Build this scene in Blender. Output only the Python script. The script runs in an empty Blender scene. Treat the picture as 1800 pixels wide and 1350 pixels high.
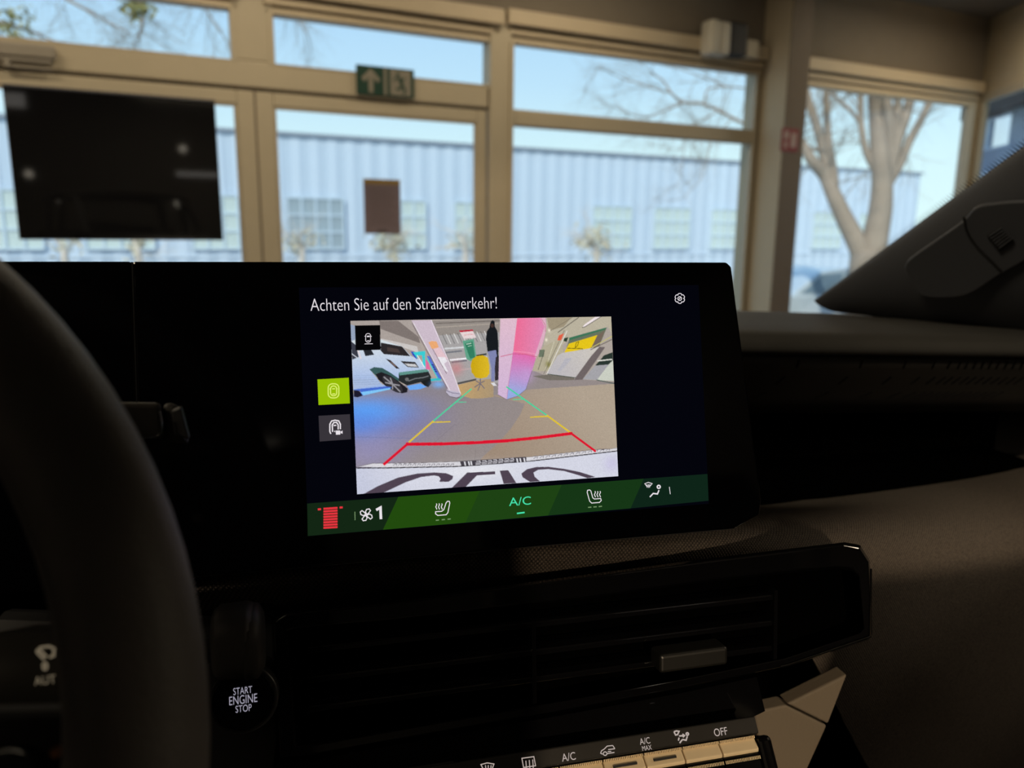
import bpy, bmesh, math, random
import numpy as np
from mathutils import Vector, Matrix
random.seed(7)
rng = np.random.default_rng(7)
scene = bpy.context.scene
COL = scene.collection

# ------------------------------------------------------------------ camera
F_PX = 1352.0                                   # focal length for the 1800 px wide frame
def nrm(v):
    v = np.array(v, float); return v / np.linalg.norm(v)
_zc = nrm((79, 6715, 1352)); _h = np.array((5540, 225, -1352.0))
_xc = nrm(_h - _h.dot(_zc) * _zc); _yc = np.cross(_zc, _xc)
RC = np.array([_xc, _yc, _zc])                  # camera axes -> world (X car right, Y car forward, Z up)
CAM = np.array((0.0, 0.0, 1.05))
cam_data = bpy.data.cameras.new('camera'); cam = bpy.data.objects.new('camera', cam_data); COL.objects.link(cam)
M = Matrix([list(RC[i]) + [CAM[i]] for i in range(3)] + [[0, 0, 0, 1]])
cam.matrix_world = M
cam_data.sensor_width = 36; cam_data.lens = F_PX / 1800 * 36
cam_data.clip_start = 0.01; cam_data.clip_end = 400
cam_data.dof.use_dof = True; cam_data.dof.focus_distance = 0.43; cam_data.dof.aperture_fstop = 7.5
scene.camera = cam

# ------------------------------------------------------------------ view, world, sun
scene.view_settings.view_transform = 'Standard'; scene.view_settings.look = 'None'
scene.view_settings.gamma = 1.0; scene.view_settings.use_curve_mapping = False
scene.view_settings.exposure = 0.0
world = bpy.data.worlds.new('sky'); scene.world = world; world.use_nodes = True
wt = world.node_tree; wt.nodes.clear()
_out = wt.nodes.new('ShaderNodeOutputWorld'); _bg = wt.nodes.new('ShaderNodeBackground')
_tc = wt.nodes.new('ShaderNodeTexCoord'); _sx = wt.nodes.new('ShaderNodeSeparateXYZ'); _rp = wt.nodes.new('ShaderNodeValToRGB')
wt.links.new(_tc.outputs['Generated'], _sx.inputs[0]); wt.links.new(_sx.outputs['Z'], _rp.inputs[0])
wt.links.new(_rp.outputs[0], _bg.inputs[0]); wt.links.new(_bg.outputs[0], _out.inputs[0])
_e = _rp.color_ramp.elements
_e[0].position = 0.0; _e[0].color = (0.78, 0.96, 0.98, 1)
_e[1].position = 1.0; _e[1].color = (0.20, 0.42, 0.85, 1)
for p, c in ((0.09, (0.70, 0.91, 1.0, 1)), (0.17, (0.56, 0.79, 1.0, 1)), (0.27, (0.44, 0.68, 0.97, 1))):
    q = _e.new(p); q.color = c
_bg.inputs[1].default_value = 1.15
sun_d = bpy.data.lights.new('sun', 'SUN'); sun_d.energy = 3.3; sun_d.angle = 0.02; sun_d.color = (1.0, 0.93, 0.82)
sun = bpy.data.objects.new('sun', sun_d); COL.objects.link(sun)
sun.rotation_euler = Vector((0.45, 0.75, -0.75)).to_track_quat('-Z', 'Y').to_euler(); sun.location = (0, -10, 30)
scene.cycles.use_denoising = True
scene.cycles.max_bounces = 6; scene.cycles.diffuse_bounces = 3; scene.cycles.glossy_bounces = 3; scene.cycles.transparent_max_bounces = 12

# ------------------------------------------------------------------ calibrated geometry helpers
def ray(px, py):
    return RC @ np.array((px - 900, 675 - py, -F_PX)) / F_PX
def at_depth(px, py, d):
    return CAM + d * ray(px, py)
def at_y(px, py, Y):
    d = ray(px, py); return CAM + d * (Y / d[1])
def on_plane(px, py, P, N):
    d = ray(px, py); return CAM + d * ((np.array(P) - CAM).dot(N) / d.dot(N))
class Fr:                                        # a frame: origin and three axes
    def __init__(s, o, a, b, c): s.o, s.a, s.b, s.c = (np.array(x, float) for x in (o, a, b, c))
    def pt(s, u, n, z): return s.o + s.a * u + s.b * n + s.c * z
ID = Fr((0, 0, 0), (1, 0, 0), (0, 1, 0), (0, 0, 1))
_d = ray(3700, 436); _d[2] = 0
WX = nrm(_d); WN = np.array((WX[1], -WX[0], 0.0))            # along the glazed front wall / from it into the room
_o = at_depth(690, 400, 6.0); WF = Fr((_o[0], _o[1], 0), WX, WN, (0, 0, 1))
_o = at_depth(900, 400, 30.0); BF = Fr((_o[0], _o[1], 0), WX, WN, (0, 0, 1))
def wuv(px, py, off=0.0, fr=None):
    fr = fr or WF
    P = on_plane(px, py, fr.o + fr.b * off, fr.b); return (P - fr.o).dot(fr.a), P[2]
SV = nrm((0, 0.22217, 0.97501)); SN = np.cross((1, 0, 0), SV)    # screen up, screen normal to the driver
SF = Fr(at_depth(892, 690, 0.42), (1, 0, 0), SN, SV)
def scr(px, py):
    P = on_plane(px, py, SF.o, SN); return (P - SF.o)[0], (P - SF.o).dot(SV)

# ------------------------------------------------------------------ materials
def L(r, g, b):
    f = lambda c: (c / 255 / 12.92) if c / 255 <= 0.04045 else ((c / 255 + 0.055) / 1.055) ** 2.4
    return (f(r), f(g), f(b))
MATS = {}
def mat(name, col, rough=0.5, spec=0.5, metal=0.0, var=0.12, vscale=8.0, bump=0.0, bscale=200.0, coat=0.0):
    if name in MATS: return MATS[name]
    m = bpy.data.materials.new(name); m.use_nodes = True; nt = m.node_tree; b = nt.nodes['Principled BSDF']
    b.inputs['Roughness'].default_value = rough; b.inputs['Specular IOR Level'].default_value = spec
    b.inputs['Metallic'].default_value = metal; b.inputs['Coat Weight'].default_value = coat
    tc = nt.nodes.new('ShaderNodeTexCoord'); nz = nt.nodes.new('ShaderNodeTexNoise'); nz.inputs['Scale'].default_value = vscale
    nz.inputs['Detail'].default_value = 4
    nt.links.new(tc.outputs['Object'], nz.inputs['Vector'])
    mx = nt.nodes.new('ShaderNodeMix'); mx.data_type = 'RGBA'
    mx.inputs[6].default_value = (*[c * (1 - var) for c in col], 1); mx.inputs[7].default_value = (*[min(1, c * (1 + var)) for c in col], 1)
    nt.links.new(nz.outputs['Fac'], mx.inputs[0]); nt.links.new(mx.outputs[2], b.inputs['Base Color'])
    if bump:
        n2 = nt.nodes.new('ShaderNodeTexNoise'); n2.inputs['Scale'].default_value = bscale; n2.inputs['Detail'].default_value = 2
        nt.links.new(tc.outputs['Object'], n2.inputs['Vector'])
        bp = nt.nodes.new('ShaderNodeBump'); bp.inputs['Strength'].default_value = bump; bp.inputs['Distance'].default_value = 0.001
        nt.links.new(n2.outputs['Fac'], bp.inputs['Height']); nt.links.new(bp.outputs[0], b.inputs['Normal'])
    MATS[name] = m; return m
def weave(name, col, scale=900.0, strength=0.6):
    if name in MATS: return MATS[name]
    m = bpy.data.materials.new(name); m.use_nodes = True; nt = m.node_tree; b = nt.nodes['Principled BSDF']
    b.inputs['Roughness'].default_value = 0.85; b.inputs['Specular IOR Level'].default_value = 0.25
    tc = nt.nodes.new('ShaderNodeTexCoord'); hs = []
    for rot in (0.6, -0.9):
        mp = nt.nodes.new('ShaderNodeMapping'); mp.inputs['Rotation'].default_value = (0.3, rot, 0.2)
        wv = nt.nodes.new('ShaderNodeTexWave'); wv.inputs['Scale'].default_value = scale / 5; wv.inputs['Distortion'].default_value = 0.6
        wv.inputs['Detail Scale'].default_value = 3
        nt.links.new(tc.outputs['Object'], mp.inputs['Vector']); nt.links.new(mp.outputs[0], wv.inputs['Vector']); hs.append(wv)
    mu = nt.nodes.new('ShaderNodeMath'); mu.operation = 'MULTIPLY'
    nt.links.new(hs[0].outputs['Fac'], mu.inputs[0]); nt.links.new(hs[1].outputs['Fac'], mu.inputs[1])
    nz = nt.nodes.new('ShaderNodeTexNoise'); nz.inputs['Scale'].default_value = scale
    nt.links.new(tc.outputs['Object'], nz.inputs['Vector'])
    m2 = nt.nodes.new('ShaderNodeMath'); m2.operation = 'ADD'; nt.links.new(mu.outputs[0], m2.inputs[0]); nt.links.new(nz.outputs['Fac'], m2.inputs[1])
    mx = nt.nodes.new('ShaderNodeMix'); mx.data_type = 'RGBA'
    mx.inputs[6].default_value = (*[c * 0.12 for c in col], 1); mx.inputs[7].default_value = (*[min(1, c * 2.1) for c in col], 1)
    mr = nt.nodes.new('ShaderNodeMapRange'); mr.inputs[1].default_value = 0.35; mr.inputs[2].default_value = 1.2
    nt.links.new(m2.outputs[0], mr.inputs[0]); nt.links.new(mr.outputs[0], mx.inputs[0]); nt.links.new(mx.outputs[2], b.inputs['Base Color'])
    bp = nt.nodes.new('ShaderNodeBump'); bp.inputs['Strength'].default_value = strength; bp.inputs['Distance'].default_value = 0.0006
    nt.links.new(m2.outputs[0], bp.inputs['Height']); nt.links.new(bp.outputs[0], b.inputs['Normal'])
    MATS[name] = m; return m
def emit(name, col, strength=1.0):
    if name in MATS: return MATS[name]
    m = bpy.data.materials.new(name); m.use_nodes = True; nt = m.node_tree; nt.nodes.clear()
    o = nt.nodes.new('ShaderNodeOutputMaterial'); e = nt.nodes.new('ShaderNodeEmission')
    e.inputs[0].default_value = (*col, 1); e.inputs[1].default_value = strength; nt.links.new(e.outputs[0], o.inputs[0])
    MATS[name] = m; return m
def glass(name, tint=(0.97, 0.98, 0.98), gloss=0.03):
    if name in MATS: return MATS[name]
    m = bpy.data.materials.new(name); m.use_nodes = True; nt = m.node_tree; nt.nodes.clear()
    o = nt.nodes.new('ShaderNodeOutputMaterial'); t = nt.nodes.new('ShaderNodeBsdfTransparent'); g = nt.nodes.new('ShaderNodeBsdfGlossy')
    t.inputs[0].default_value = (*tint, 1); g.inputs['Roughness'].default_value = 0.02
    x = nt.nodes.new('ShaderNodeMixShader'); x.inputs[0].default_value = gloss
    nt.links.new(t.outputs[0], x.inputs[1]); nt.links.new(g.outputs[0], x.inputs[2]); nt.links.new(x.outputs[0], o.inputs[0])
    MATS[name] = m; return m
def vcol(name):
    m = bpy.data.materials.new(name); m.use_nodes = True; nt = m.node_tree; nt.nodes.clear()
    o = nt.nodes.new('ShaderNodeOutputMaterial'); e = nt.nodes.new('ShaderNodeEmission'); a = nt.nodes.new('ShaderNodeVertexColor'); a.layer_name = 'Col'
    nt.links.new(a.outputs[0], e.inputs[0]); nt.links.new(e.outputs[0], o.inputs[0]); return m

# ------------------------------------------------------------------ object helpers
WL = {}
def tag(o, label=None, cat=None, group=None, kind=None):
    if label: o['label'] = label
    if cat: o['category'] = cat
    if group: o['group'] = group
    if kind: o['kind'] = kind
    return o
def thing(name, label, cat, loc, group=None, kind=None):
    o = bpy.data.objects.new(name, None); COL.objects.link(o); o.location = loc; o.empty_display_size = 0.05
    WL[o.name] = np.array(loc, float); return tag(o, label, cat, group, kind)
def link(o, world_loc, parent=None):
    COL.objects.link(o); w = np.array(world_loc, float)
    if parent: o.parent = parent; o.location = w - WL[parent.name]
    else: o.location = w
    WL[o.name] = w; return o
class MB:
    def __init__(s): s.v = []; s.f = []
    def add(s, vs, fs):
        k = len(s.v); s.v += [tuple(float(c) for c in p) for p in vs]; s.f += [tuple(i + k for i in f) for f in fs]; return s
    def box(s, u0, u1, n0, n1, z0, z1, fr=ID):
        p = [fr.pt(u, n, z) for z in (z0, z1) for n in (n0, n1) for u in (u0, u1)]
        return s.add(p, [(0, 2, 3, 1), (4, 5, 7, 6), (0, 1, 5, 4), (2, 6, 7, 3), (0, 4, 6, 2), (1, 3, 7, 5)])
    def prism(s, poly, off):
        n = len(poly); off = np.array(off)
        return s.add([np.array(p) for p in poly] + [np.array(p) + off for p in poly],
                     [tuple(range(n))[::-1], tuple(range(n, 2 * n))] + [(i, (i + 1) % n, n + (i + 1) % n, n + i) for i in range(n)])
    def loft(s, rows, close=False, caps=False):
        n = len(rows[0]); vs = [p for r in rows for p in r]; fs = []
        for i in range(len(rows) - 1):
            for j in range(n if close else n - 1):
                a = i * n + j; b = i * n + (j + 1) % n; fs.append((a, b, b + n, a + n))
        if caps: fs += [tuple(range(n))[::-1], tuple(range((len(rows) - 1) * n, len(rows) * n))]
        return s.add(vs, fs)
    def tube(s, path, rad, seg=8, caps=True):
        P = [np.array(p, float) for p in path]; rows = []; ref = None
        for i, p in enumerate(P):
            t = nrm(P[min(i + 1, len(P) - 1)] - P[max(i - 1, 0)])
            if ref is None: ref = np.array((0, 0, 1.0)) if abs(t[2]) < 0.9 else np.array((1.0, 0, 0))
            a = nrm(ref - ref.dot(t) * t); b = np.cross(t, a); ref = a
            r = rad[i] if hasattr(rad, '__len__') else rad
            rows.append([p + r * (math.cos(k * 2 * math.pi / seg) * a + math.sin(k * 2 * math.pi / seg) * b) for k in range(seg)])
        return s.loft(rows, True, caps)
    def disc(s, fr, u, n0, n1, z, r, seg=32, r1=None):
        r1 = r if r1 is None else r1
        a = [fr.pt(u + r * math.cos(t), n0, z + r * math.sin(t)) for t in np.linspace(0, 2 * math.pi, seg, endpoint=False)]
        b = [fr.pt(u + r1 * math.cos(t), n1, z + r1 * math.sin(t)) for t in np.linspace(0, 2 * math.pi, seg, endpoint=False)]
        return s.loft([a, b], True, True)
    def build(s, name, m, parent=None, smooth=False, bevel=0.0, sub=0, solid=0.0, fix=True):
        V = np.array(s.v); c = (V.min(0) + V.max(0)) / 2
        me = bpy.data.meshes.new(name); me.from_pydata([tuple(p) for p in V - c], [], s.f)
        if fix:
            bm = bmesh.new(); bm.from_mesh(me); bmesh.ops.recalc_face_normals(bm, faces=bm.faces); bm.to_mesh(me); bm.free()
        me.materials.append(m)
        if smooth: me.polygons.foreach_set('use_smooth', [True] * len(me.polygons))
        o = link(bpy.data.objects.new(name, me), c, parent)
        if solid: d = o.modifiers.new('solid', 'SOLIDIFY'); d.thickness = abs(solid); d.offset = -1 if solid > 0 else 1
        if sub: d = o.modifiers.new('sub', 'SUBSURF'); d.levels = sub; d.render_levels = sub
        if bevel: d = o.modifiers.new('bevel', 'BEVEL'); d.width = bevel; d.segments = 3; d.limit_method = 'ANGLE'
        return o
def share(src, name, world_loc, parent):
    return link(bpy.data.objects.new(name, src.data), world_loc, parent)
def text(body, fr, u0, u1, v0, v1, e, name, m, parent, thin=0.0):
    cu = bpy.data.curves.new('t', 'FONT'); cu.body = body; cu.resolution_u = 5; cu.offset = thin; cu.align_x = 'CENTER'
    ob = bpy.data.objects.new('t', cu); COL.objects.link(ob)
    me = bpy.data.meshes.new_from_object(ob.evaluated_get(bpy.context.evaluated_depsgraph_get()))
    bpy.data.objects.remove(ob); bpy.data.curves.remove(cu)
    V = np.array([tuple(v.co) for v in me.vertices]); F = [tuple(p.vertices) for p in me.polygons]; bpy.data.meshes.remove(me)
    lo, hi = V.min(0), V.max(0); mb = MB()
    mb.add([fr.pt(u0 + (p[0] - lo[0]) / (hi[0] - lo[0]) * (u1 - u0), e, v0 + (p[1] - lo[1]) / (hi[1] - lo[1]) * (v1 - v0)) for p in V], F)
    return mb.build(name, m, parent, fix=False)
def stroke(mb, pts, w, fr, e, closed=False):
    P = [np.array(p, float) for p in pts]; n = len(P); vs = []
    for i in range(n):
        a = P[(i - 1) % n] if (closed or i > 0) else None; b = P[(i + 1) % n] if (closed or i < n - 1) else None
        d1 = nrm(P[i] - a) if a is not None else None; d2 = nrm(b - P[i]) if b is not None else None
        if d1 is None: d1 = d2
        if d2 is None: d2 = d1
        t = d1 + d2; t = nrm(t) if np.linalg.norm(t) > 1e-6 else d1
        q = np.array((-t[1], t[0])); k = max(0.45, q.dot((-d1[1], d1[0])))
        for s in (1, -1): z = P[i] + s * q * w / 2 / k; vs.append(fr.pt(z[0], e, z[1]))
    fs = [(2 * i, 2 * i + 1, 2 * ((i + 1) % n) + 1, 2 * ((i + 1) % n)) for i in range(n if closed else n - 1)]
    return mb.add(vs, fs)
def bev(a, b, t): return np.array(a) * (1 - t) + np.array(b) * t
def bez(pts, n=12):                                # Catmull-Rom through points
    P = [np.array(p, float) for p in pts]; P = [2 * P[0] - P[1]] + P + [2 * P[-1] - P[-2]]; out = []
    for i in range(1, len(P) - 2):
        for t in np.linspace(0, 1, n, endpoint=False):
            a, b, c, d = P[i - 1:i + 3]
            out.append(0.5 * ((2 * b) + (-a + c) * t + (2 * a - 5 * b + 4 * c - d) * t * t + (-a + 3 * b - 3 * c + d) * t ** 3))
    out.append(P[-2]); return out
LUM_POWER = 62.0
# ------------------------------------------------------------------ materials of the place
M_FRAME = mat('cream_frame', (0.46, 0.395, 0.29), 0.45, 0.4, var=0.05)
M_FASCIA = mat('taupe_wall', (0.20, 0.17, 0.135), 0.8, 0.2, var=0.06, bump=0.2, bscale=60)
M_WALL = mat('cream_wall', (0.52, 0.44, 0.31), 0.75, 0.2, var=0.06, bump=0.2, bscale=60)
M_COLUMN = mat('column_paint', (0.50, 0.42, 0.30), 0.7, 0.25, var=0.05, bump=0.15, bscale=80)
M_ROOM = mat('room_wall', (0.10, 0.095, 0.09), 0.8, 0.2, var=0.05)
M_CEIL = mat('dark_ceiling', (0.16, 0.15, 0.14), 0.85, 0.2, var=0.05)
M_FLOOR = mat('stone_tile', (0.30, 0.28, 0.26), 0.35, 0.4, var=0.15, vscale=3)
M_GLASS = glass('window_glass', (0.96, 0.985, 0.98), 0.035)
M_SCREENGLASS = glass('windscreen_glass', (0.96, 0.98, 0.97), 0.02)
M_BLIND = mat('blind_cassette', (0.50, 0.41, 0.29), 0.45, 0.4, var=0.05)
M_GROOVE = mat('seal_rubber', (0.16, 0.13, 0.10), 0.7, 0.2)

# ------------------------------------------------------------------ showroom shell
def struct(o): o['kind'] = 'structure'; return o
struct(MB().box(-6.2, 7.6, -0.15, 11.2, -0.10, 0.0, WF).build('floor', M_FLOOR))
struct(MB().box(-6.2, 7.6, -0.15, 11.2, 3.40, 3.55, WF).build('ceiling', M_CEIL))
struct(MB().box(-6.2, 7.6, 11.0, 11.2, 0.0, 3.40, WF).build('wall_back', M_ROOM))
struct(MB().box(-6.2, -6.0, 0.0, 11.0, 0.0, 3.40, WF).build('wall_left', M_ROOM))
wfront = struct(thing('wall_front', None, None, WF.pt(2, 0, 2.7)))
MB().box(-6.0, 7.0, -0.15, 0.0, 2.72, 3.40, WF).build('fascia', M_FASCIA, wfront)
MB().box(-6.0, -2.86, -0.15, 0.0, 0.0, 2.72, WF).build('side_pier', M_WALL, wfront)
MB().box(0.99, 3.66, -0.12, 0.02, 0.0, 0.06, WF).build('parapet', M_WALL, wfront)
MB().box(3.86, 6.99, -0.12, 0.02, 0.0, 0.06, WF).build('parapet', M_WALL, wfront)
MB().box(3.60, 3.90, -0.15, 0.0, 0.0, 2.72, WF).build('pier', M_WALL, wfront)
# side wall that comes forward from the corner
CP = WF.pt(6.93, 0, 0); SWD = nrm((-0.344243, -0.93888, 0)); SWN = np.array((SWD[1], -SWD[0], 0.0))
if SWN.dot(CAM - CP) < 0: SWN = -SWN
RF = Fr(CP, SWD, SWN, (0, 0, 1))
wr = struct(thing('wall_right', None, None, RF.pt(1.5, 0, 2.9)))
MB().box(0.0, 3.6, -0.12, 0.0, 2.60, 3.40, RF).build('wall_panel', M_WALL, wr)
MB().box(0.0, 3.6, -0.12, 0.0, 0.0, 0.45, RF).build('parapet', M_WALL, wr)
MB().box(3.2, 3.6, -0.12, 0.0, 0.45, 2.60, RF).build('pier', M_WALL, wr)
_e = RF.pt(3.6, 0, 0); _s = (_e - WF.o).dot(WX); _n = (_e - WF.o).dot(WN)
MB().box(_s, _s + 0.12, _n, 11.0, 0.0, 3.40, WF).build('wall_panel', M_ROOM, wr)

# glazed double door
door = struct(thing('door_1', None, None, WF.pt(-0.99, 0, 0)))
for s0, s1, p0, p1 in ((-2.76, -0.996, -2.66, -1.112), (-0.984, 0.785, -0.866, 0.70)):
    b = MB().box(s0, p0, -0.03, 0.035, 0.01, 1.972, WF).box(p1, s1, -0.03, 0.035, 0.01, 1.972, WF)
    b.box(p0, p1, -0.03, 0.035, 1.880, 1.972, WF).box(p0, p1, -0.03, 0.035, 0.01, 0.14, WF)
    leaf = b.build('leaf', M_FRAME, door, bevel=0.008)
    MB().box(p0 - 0.01, p1 + 0.01, -0.006, 0.006, 0.13, 1.89, WF).build('pane', M_GLASS, leaf)
    bd = MB()
    for q0, q1, z0, z1 in ((p0, p0 + 0.02, 0.14, 1.88), (p1 - 0.02, p1, 0.14, 1.88), (p0, p1, 1.862, 1.88), (p0, p1, 0.14, 0.16)):
        bd.box(q0, q1, 0.006, 0.028, z0, z1, WF)
    bd.build('glazing_bead', M_FRAME, leaf, bevel=0.004)
MB().box(-0.997, -0.983, -0.02, 0.03, 0.01, 1.972, WF).build('seal', M_GROOVE, door)
b = MB().box(-2.86, -2.765, -0.08, 0.06, 0.0, 2.72, WF).build('door_post', M_FRAME, door, bevel=0.01)
MB().box(-2.765, 0.79, -0.07, 0.05, 1.992, 2.168, WF).build('transom_beam', M_FRAME, door, bevel=0.012)
MB().box(-2.765, 0.79, -0.05, 0.02, 1.972, 1.992, WF).build('seal', M_GROOVE, door)
MB().box(0.80, 0.985, -0.09, 0.07, 0.0, 2.72, WF).build('door_post', M_FRAME, door, bevel=0.012)
MB().box(0.965, 1.0, 0.07, 0.085, 0.4, 2.5, WF).build('cover_strip', M_FRAME, door, bevel=0.004)

def blind(s0, s1, parent, z=2.485):
    for z0, z1, n1, mm in ((z, z + 0.045, 0.045, M_BLIND), (z + 0.045, z + 0.058, 0.03, M_GROOVE), (z + 0.058, z + 0.105, 0.07, M_BLIND),
                           (z + 0.105, z + 0.122, 0.05, M_GROOVE), (z + 0.122, z + 0.235, 0.12, M_BLIND)):
        MB().box(s0, s1, -0.06, n1, z0, z1, WF).build('blind_cassette' if mm is M_BLIND else 'groove', mm, parent, bevel=0.008)
def window(name, s0, s1, rails, fw=0.045, bz=2.485, do_blind=True):
    w = struct(thing(name, None, None, WF.pt((s0 + s1) / 2, 0, rails[0][0])))
    for z0, z1 in rails:
        f = MB().box(s0, s0 + fw, -0.03, 0.05, z0, z1, WF).box(s1 - fw, s1, -0.03, 0.05, z0, z1, WF).box(s0 + fw, s1 - fw, -0.03, 0.05, z0, z0 + fw * 0.6, WF)
        f.box(s0 + fw, s1 - fw, -0.03, 0.05, z1 - fw * 0.3, z1, WF)
        fo = f.build('window_frame', M_FRAME, w, bevel=0.008)
        MB().box(s0 + fw * 0.7, s1 - fw * 0.7, -0.006, 0.006, z0 + fw * 0.4, z1 - fw * 0.2, WF).build('pane', M_GLASS, fo)
    if do_blind: blind(s0 - 0.02, s1 + 0.02, w, bz)
    return w
w1 = window('window_1', -2.72, -1.085, [(2.140, 2.50)], bz=2.485)
MB().box(-1.125, -0.845, -0.07, 0.045, 2.168, 2.72, WF).build('mullion', M_FRAME, w1, bevel=0.01)
w2 = window('window_2', -0.885, 0.875, [(2.140, 2.50)])
w3 = window('window_3', 0.955, 3.60, [(0.06, 1.885), (1.975, 2.51)], bz=2.50)
MB().box(0.98, 3.60, -0.06, 0.055, 1.876, 1.998, WF).build('mid_rail', M_FRAME, w3, bevel=0.012)
w4 = window('window_4', 3.88, 6.79, [(0.06, 2.48)], fw=0.10, bz=2.47)
MB().box(6.79, 6.99, -0.10, 0.03, 0.0, 2.72, WF).build('corner_post', M_FRAME, w4, bevel=0.015)
w5 = struct(thing('window_5', None, None, RF.pt(1.6, 0, 0.45)))
f = MB().box(0.02, 0.14, -0.04, 0.03, 0.45, 2.60, RF).box(3.1, 3.2, -0.04, 0.03, 0.45, 2.60, RF).box(0.14, 3.1, -0.04, 0.03, 2.50, 2.60, RF).box(0.14, 3.1, -0.04, 0.03, 0.45, 0.52, RF)
f = f.build('window_frame', M_FRAME, w5, bevel=0.01)
MB().box(0.12, 3.12, -0.008, 0.008, 0.5, 2.52, RF).build('pane', glass('tinted_side_glass', (0.88, 0.90, 0.92), 0.05), f)
# column in front of the pier
tr = struct(MB().box(3.645, 3.885, 0.0, 0.35, 0.0, 3.40, WF).build('trim_1', M_COLUMN, bevel=0.012))
struct(MB().box(3.640, 3.892, 0.351, 0.362, 0.0, 3.39, WF).build('trim_2', mat('brown_column_front', (0.17, 0.13, 0.095), 0.6, 0.3, var=0.06), bevel=0.003))  # separate thin slab, darker brown than the column behind it

# ------------------------------------------------------------------ things in the showroom
def luminaire(s, n, where, yaw_long=1.5, power=60):
    t = thing('ceiling_light', 'unseen long white ceiling light ' + where, 'light', WF.pt(s, n, 3.3), 'linear ceiling lights')
    MB().box(s - yaw_long / 2, s + yaw_long / 2, n - 0.06, n + 0.06, 3.30, 3.40, WF).build('housing', mat('lamp_white', (0.75, 0.74, 0.72), 0.4), t, bevel=0.006)
    MB().box(s - yaw_long / 2 + 0.03, s + yaw_long / 2 - 0.03, n - 0.045, n + 0.045, 3.290, 3.300, WF).build('diffuser', emit('lamp_glow', (1.0, 0.86, 0.66), 3.0), t)
    ld = bpy.data.lights.new('lamp', 'AREA'); ld.shape = 'RECTANGLE'; ld.size = yaw_long; ld.size_y = 0.3; ld.energy = power; ld.color = (1.0, 0.82, 0.58)
    lo = bpy.data.objects.new('lamp', ld); COL.objects.link(lo); lo.parent = t
    lo.location = np.array((0, 0, -0.03)); lo.rotation_euler = (0, 0, math.atan2(WX[1], WX[0]))
for s, n, where, k in ((-3.6, 1.5, 'above the left door leaf', 0.62), (-1.0, 1.3, 'above the right door leaf', 0.42), (1.3, 1.0, 'above the wide window', 0.28), (5.4, 1.3, 'above the window beside the column', 0.42),
                       (-4.5, 6.2, 'over the floor left of the car', 1.7), (-0.8, 9.2, 'right behind the car', 1.35), (2.4, 7.6, 'at the back right of the showroom', 1.35)):
    luminaire(s, n, where, power=LUM_POWER * k)  # unseen lights, placed and powered to wash the frames and cabin

# small lamps at the back of the hall, seen mirrored in the black display
def mirror(px, py):
    P = on_plane(px, py, WF.o + WN * 0.119, WN); d = ray(px, py); d = d - 2 * d.dot(WN) * WN
    k = ((WF.o + WN * 10.99 - P).dot(WN)) / d.dot(WN); Q = P + d * k; return (Q - WF.o).dot(WX), Q[2]
for (xa, ya, xb, yb, nm) in ((308, 300, 388, 314, 'low'), (-5, 160, 48, 192, 'high')):
    (sa, za), (sb_, zb) = mirror(xa, ya), mirror(xb, yb); sa, sb_ = sorted((sa, sb_)); za, zb = sorted((za, zb))
    t = thing('wall_light', 'flat %s light panel on the back wall of the showroom' % nm, 'light', WF.pt((sa + sb_) / 2, 10.97, za), 'back wall lamps')
    MB().box(sa, sb_, 10.95, 11.0, za, zb, WF).build('frame', mat('lamp_white', (0.75, 0.74, 0.72)), t)
    MB().box(sa + 0.02, sb_ - 0.02, 10.94, 10.95, za + 0.02, zb - 0.02, WF).build('diffuser', emit('wall_lamp_glow', (1.0, 0.92, 0.86), 1.6), t)
for px, py, nm in ((51, 306, 'leftmost'), (103, 348, 'second'), (321, 262, 'topmost'), (314, 358, 'lowest')):
    s_, z_ = mirror(px, py); t = thing('wall_lamp', '%s small round lamp on the back wall of the showroom' % nm, 'light', WF.pt(s_, 10.97, z_), 'back wall lamps')
    MB().disc(WF, s_, 11.0, 10.95, z_, 0.09, 20).build('frame', mat('lamp_white', (0.75, 0.74, 0.72)), t); MB().disc(WF, s_, 10.95, 10.93, z_, 0.06, 20).build('bulb', emit('bulb_glow', (1.0, 0.88, 0.72), 4.0), t)

# hanging black display in front of the left door leaf
t = thing('wall_display', 'large black switched-off display hanging in front of the left door leaf', 'display', WF.pt(-1.87, 0.12, 0.95))
MB().box(-2.475, -1.262, 0.09, 0.115, 0.950, 1.868, WF).build('housing', mat('display_back', (0.05, 0.05, 0.06), 0.5), t, bevel=0.004)
MB().box(-2.470, -1.267, 0.115, 0.119, 0.955, 1.863, WF).build('glass_front', mat('display_glass', (0.004, 0.004, 0.005), 0.04, 0.45, var=0.0), t)
MB().box(-2.475, -1.262, 0.085, 0.121, 1.868, 1.880, WF).build('top_edge', mat('display_edge', (0.05, 0.055, 0.08), 0.3), t, bevel=0.002)  # bluish tint paints in a reflection along the bevel
for q in (-2.2, -1.6): MB().box(q, q + 0.06, 0.007, 0.09, 1.35, 1.45, WF).build('bracket', mat('display_back', (0, 0, 0)), t)
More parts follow.
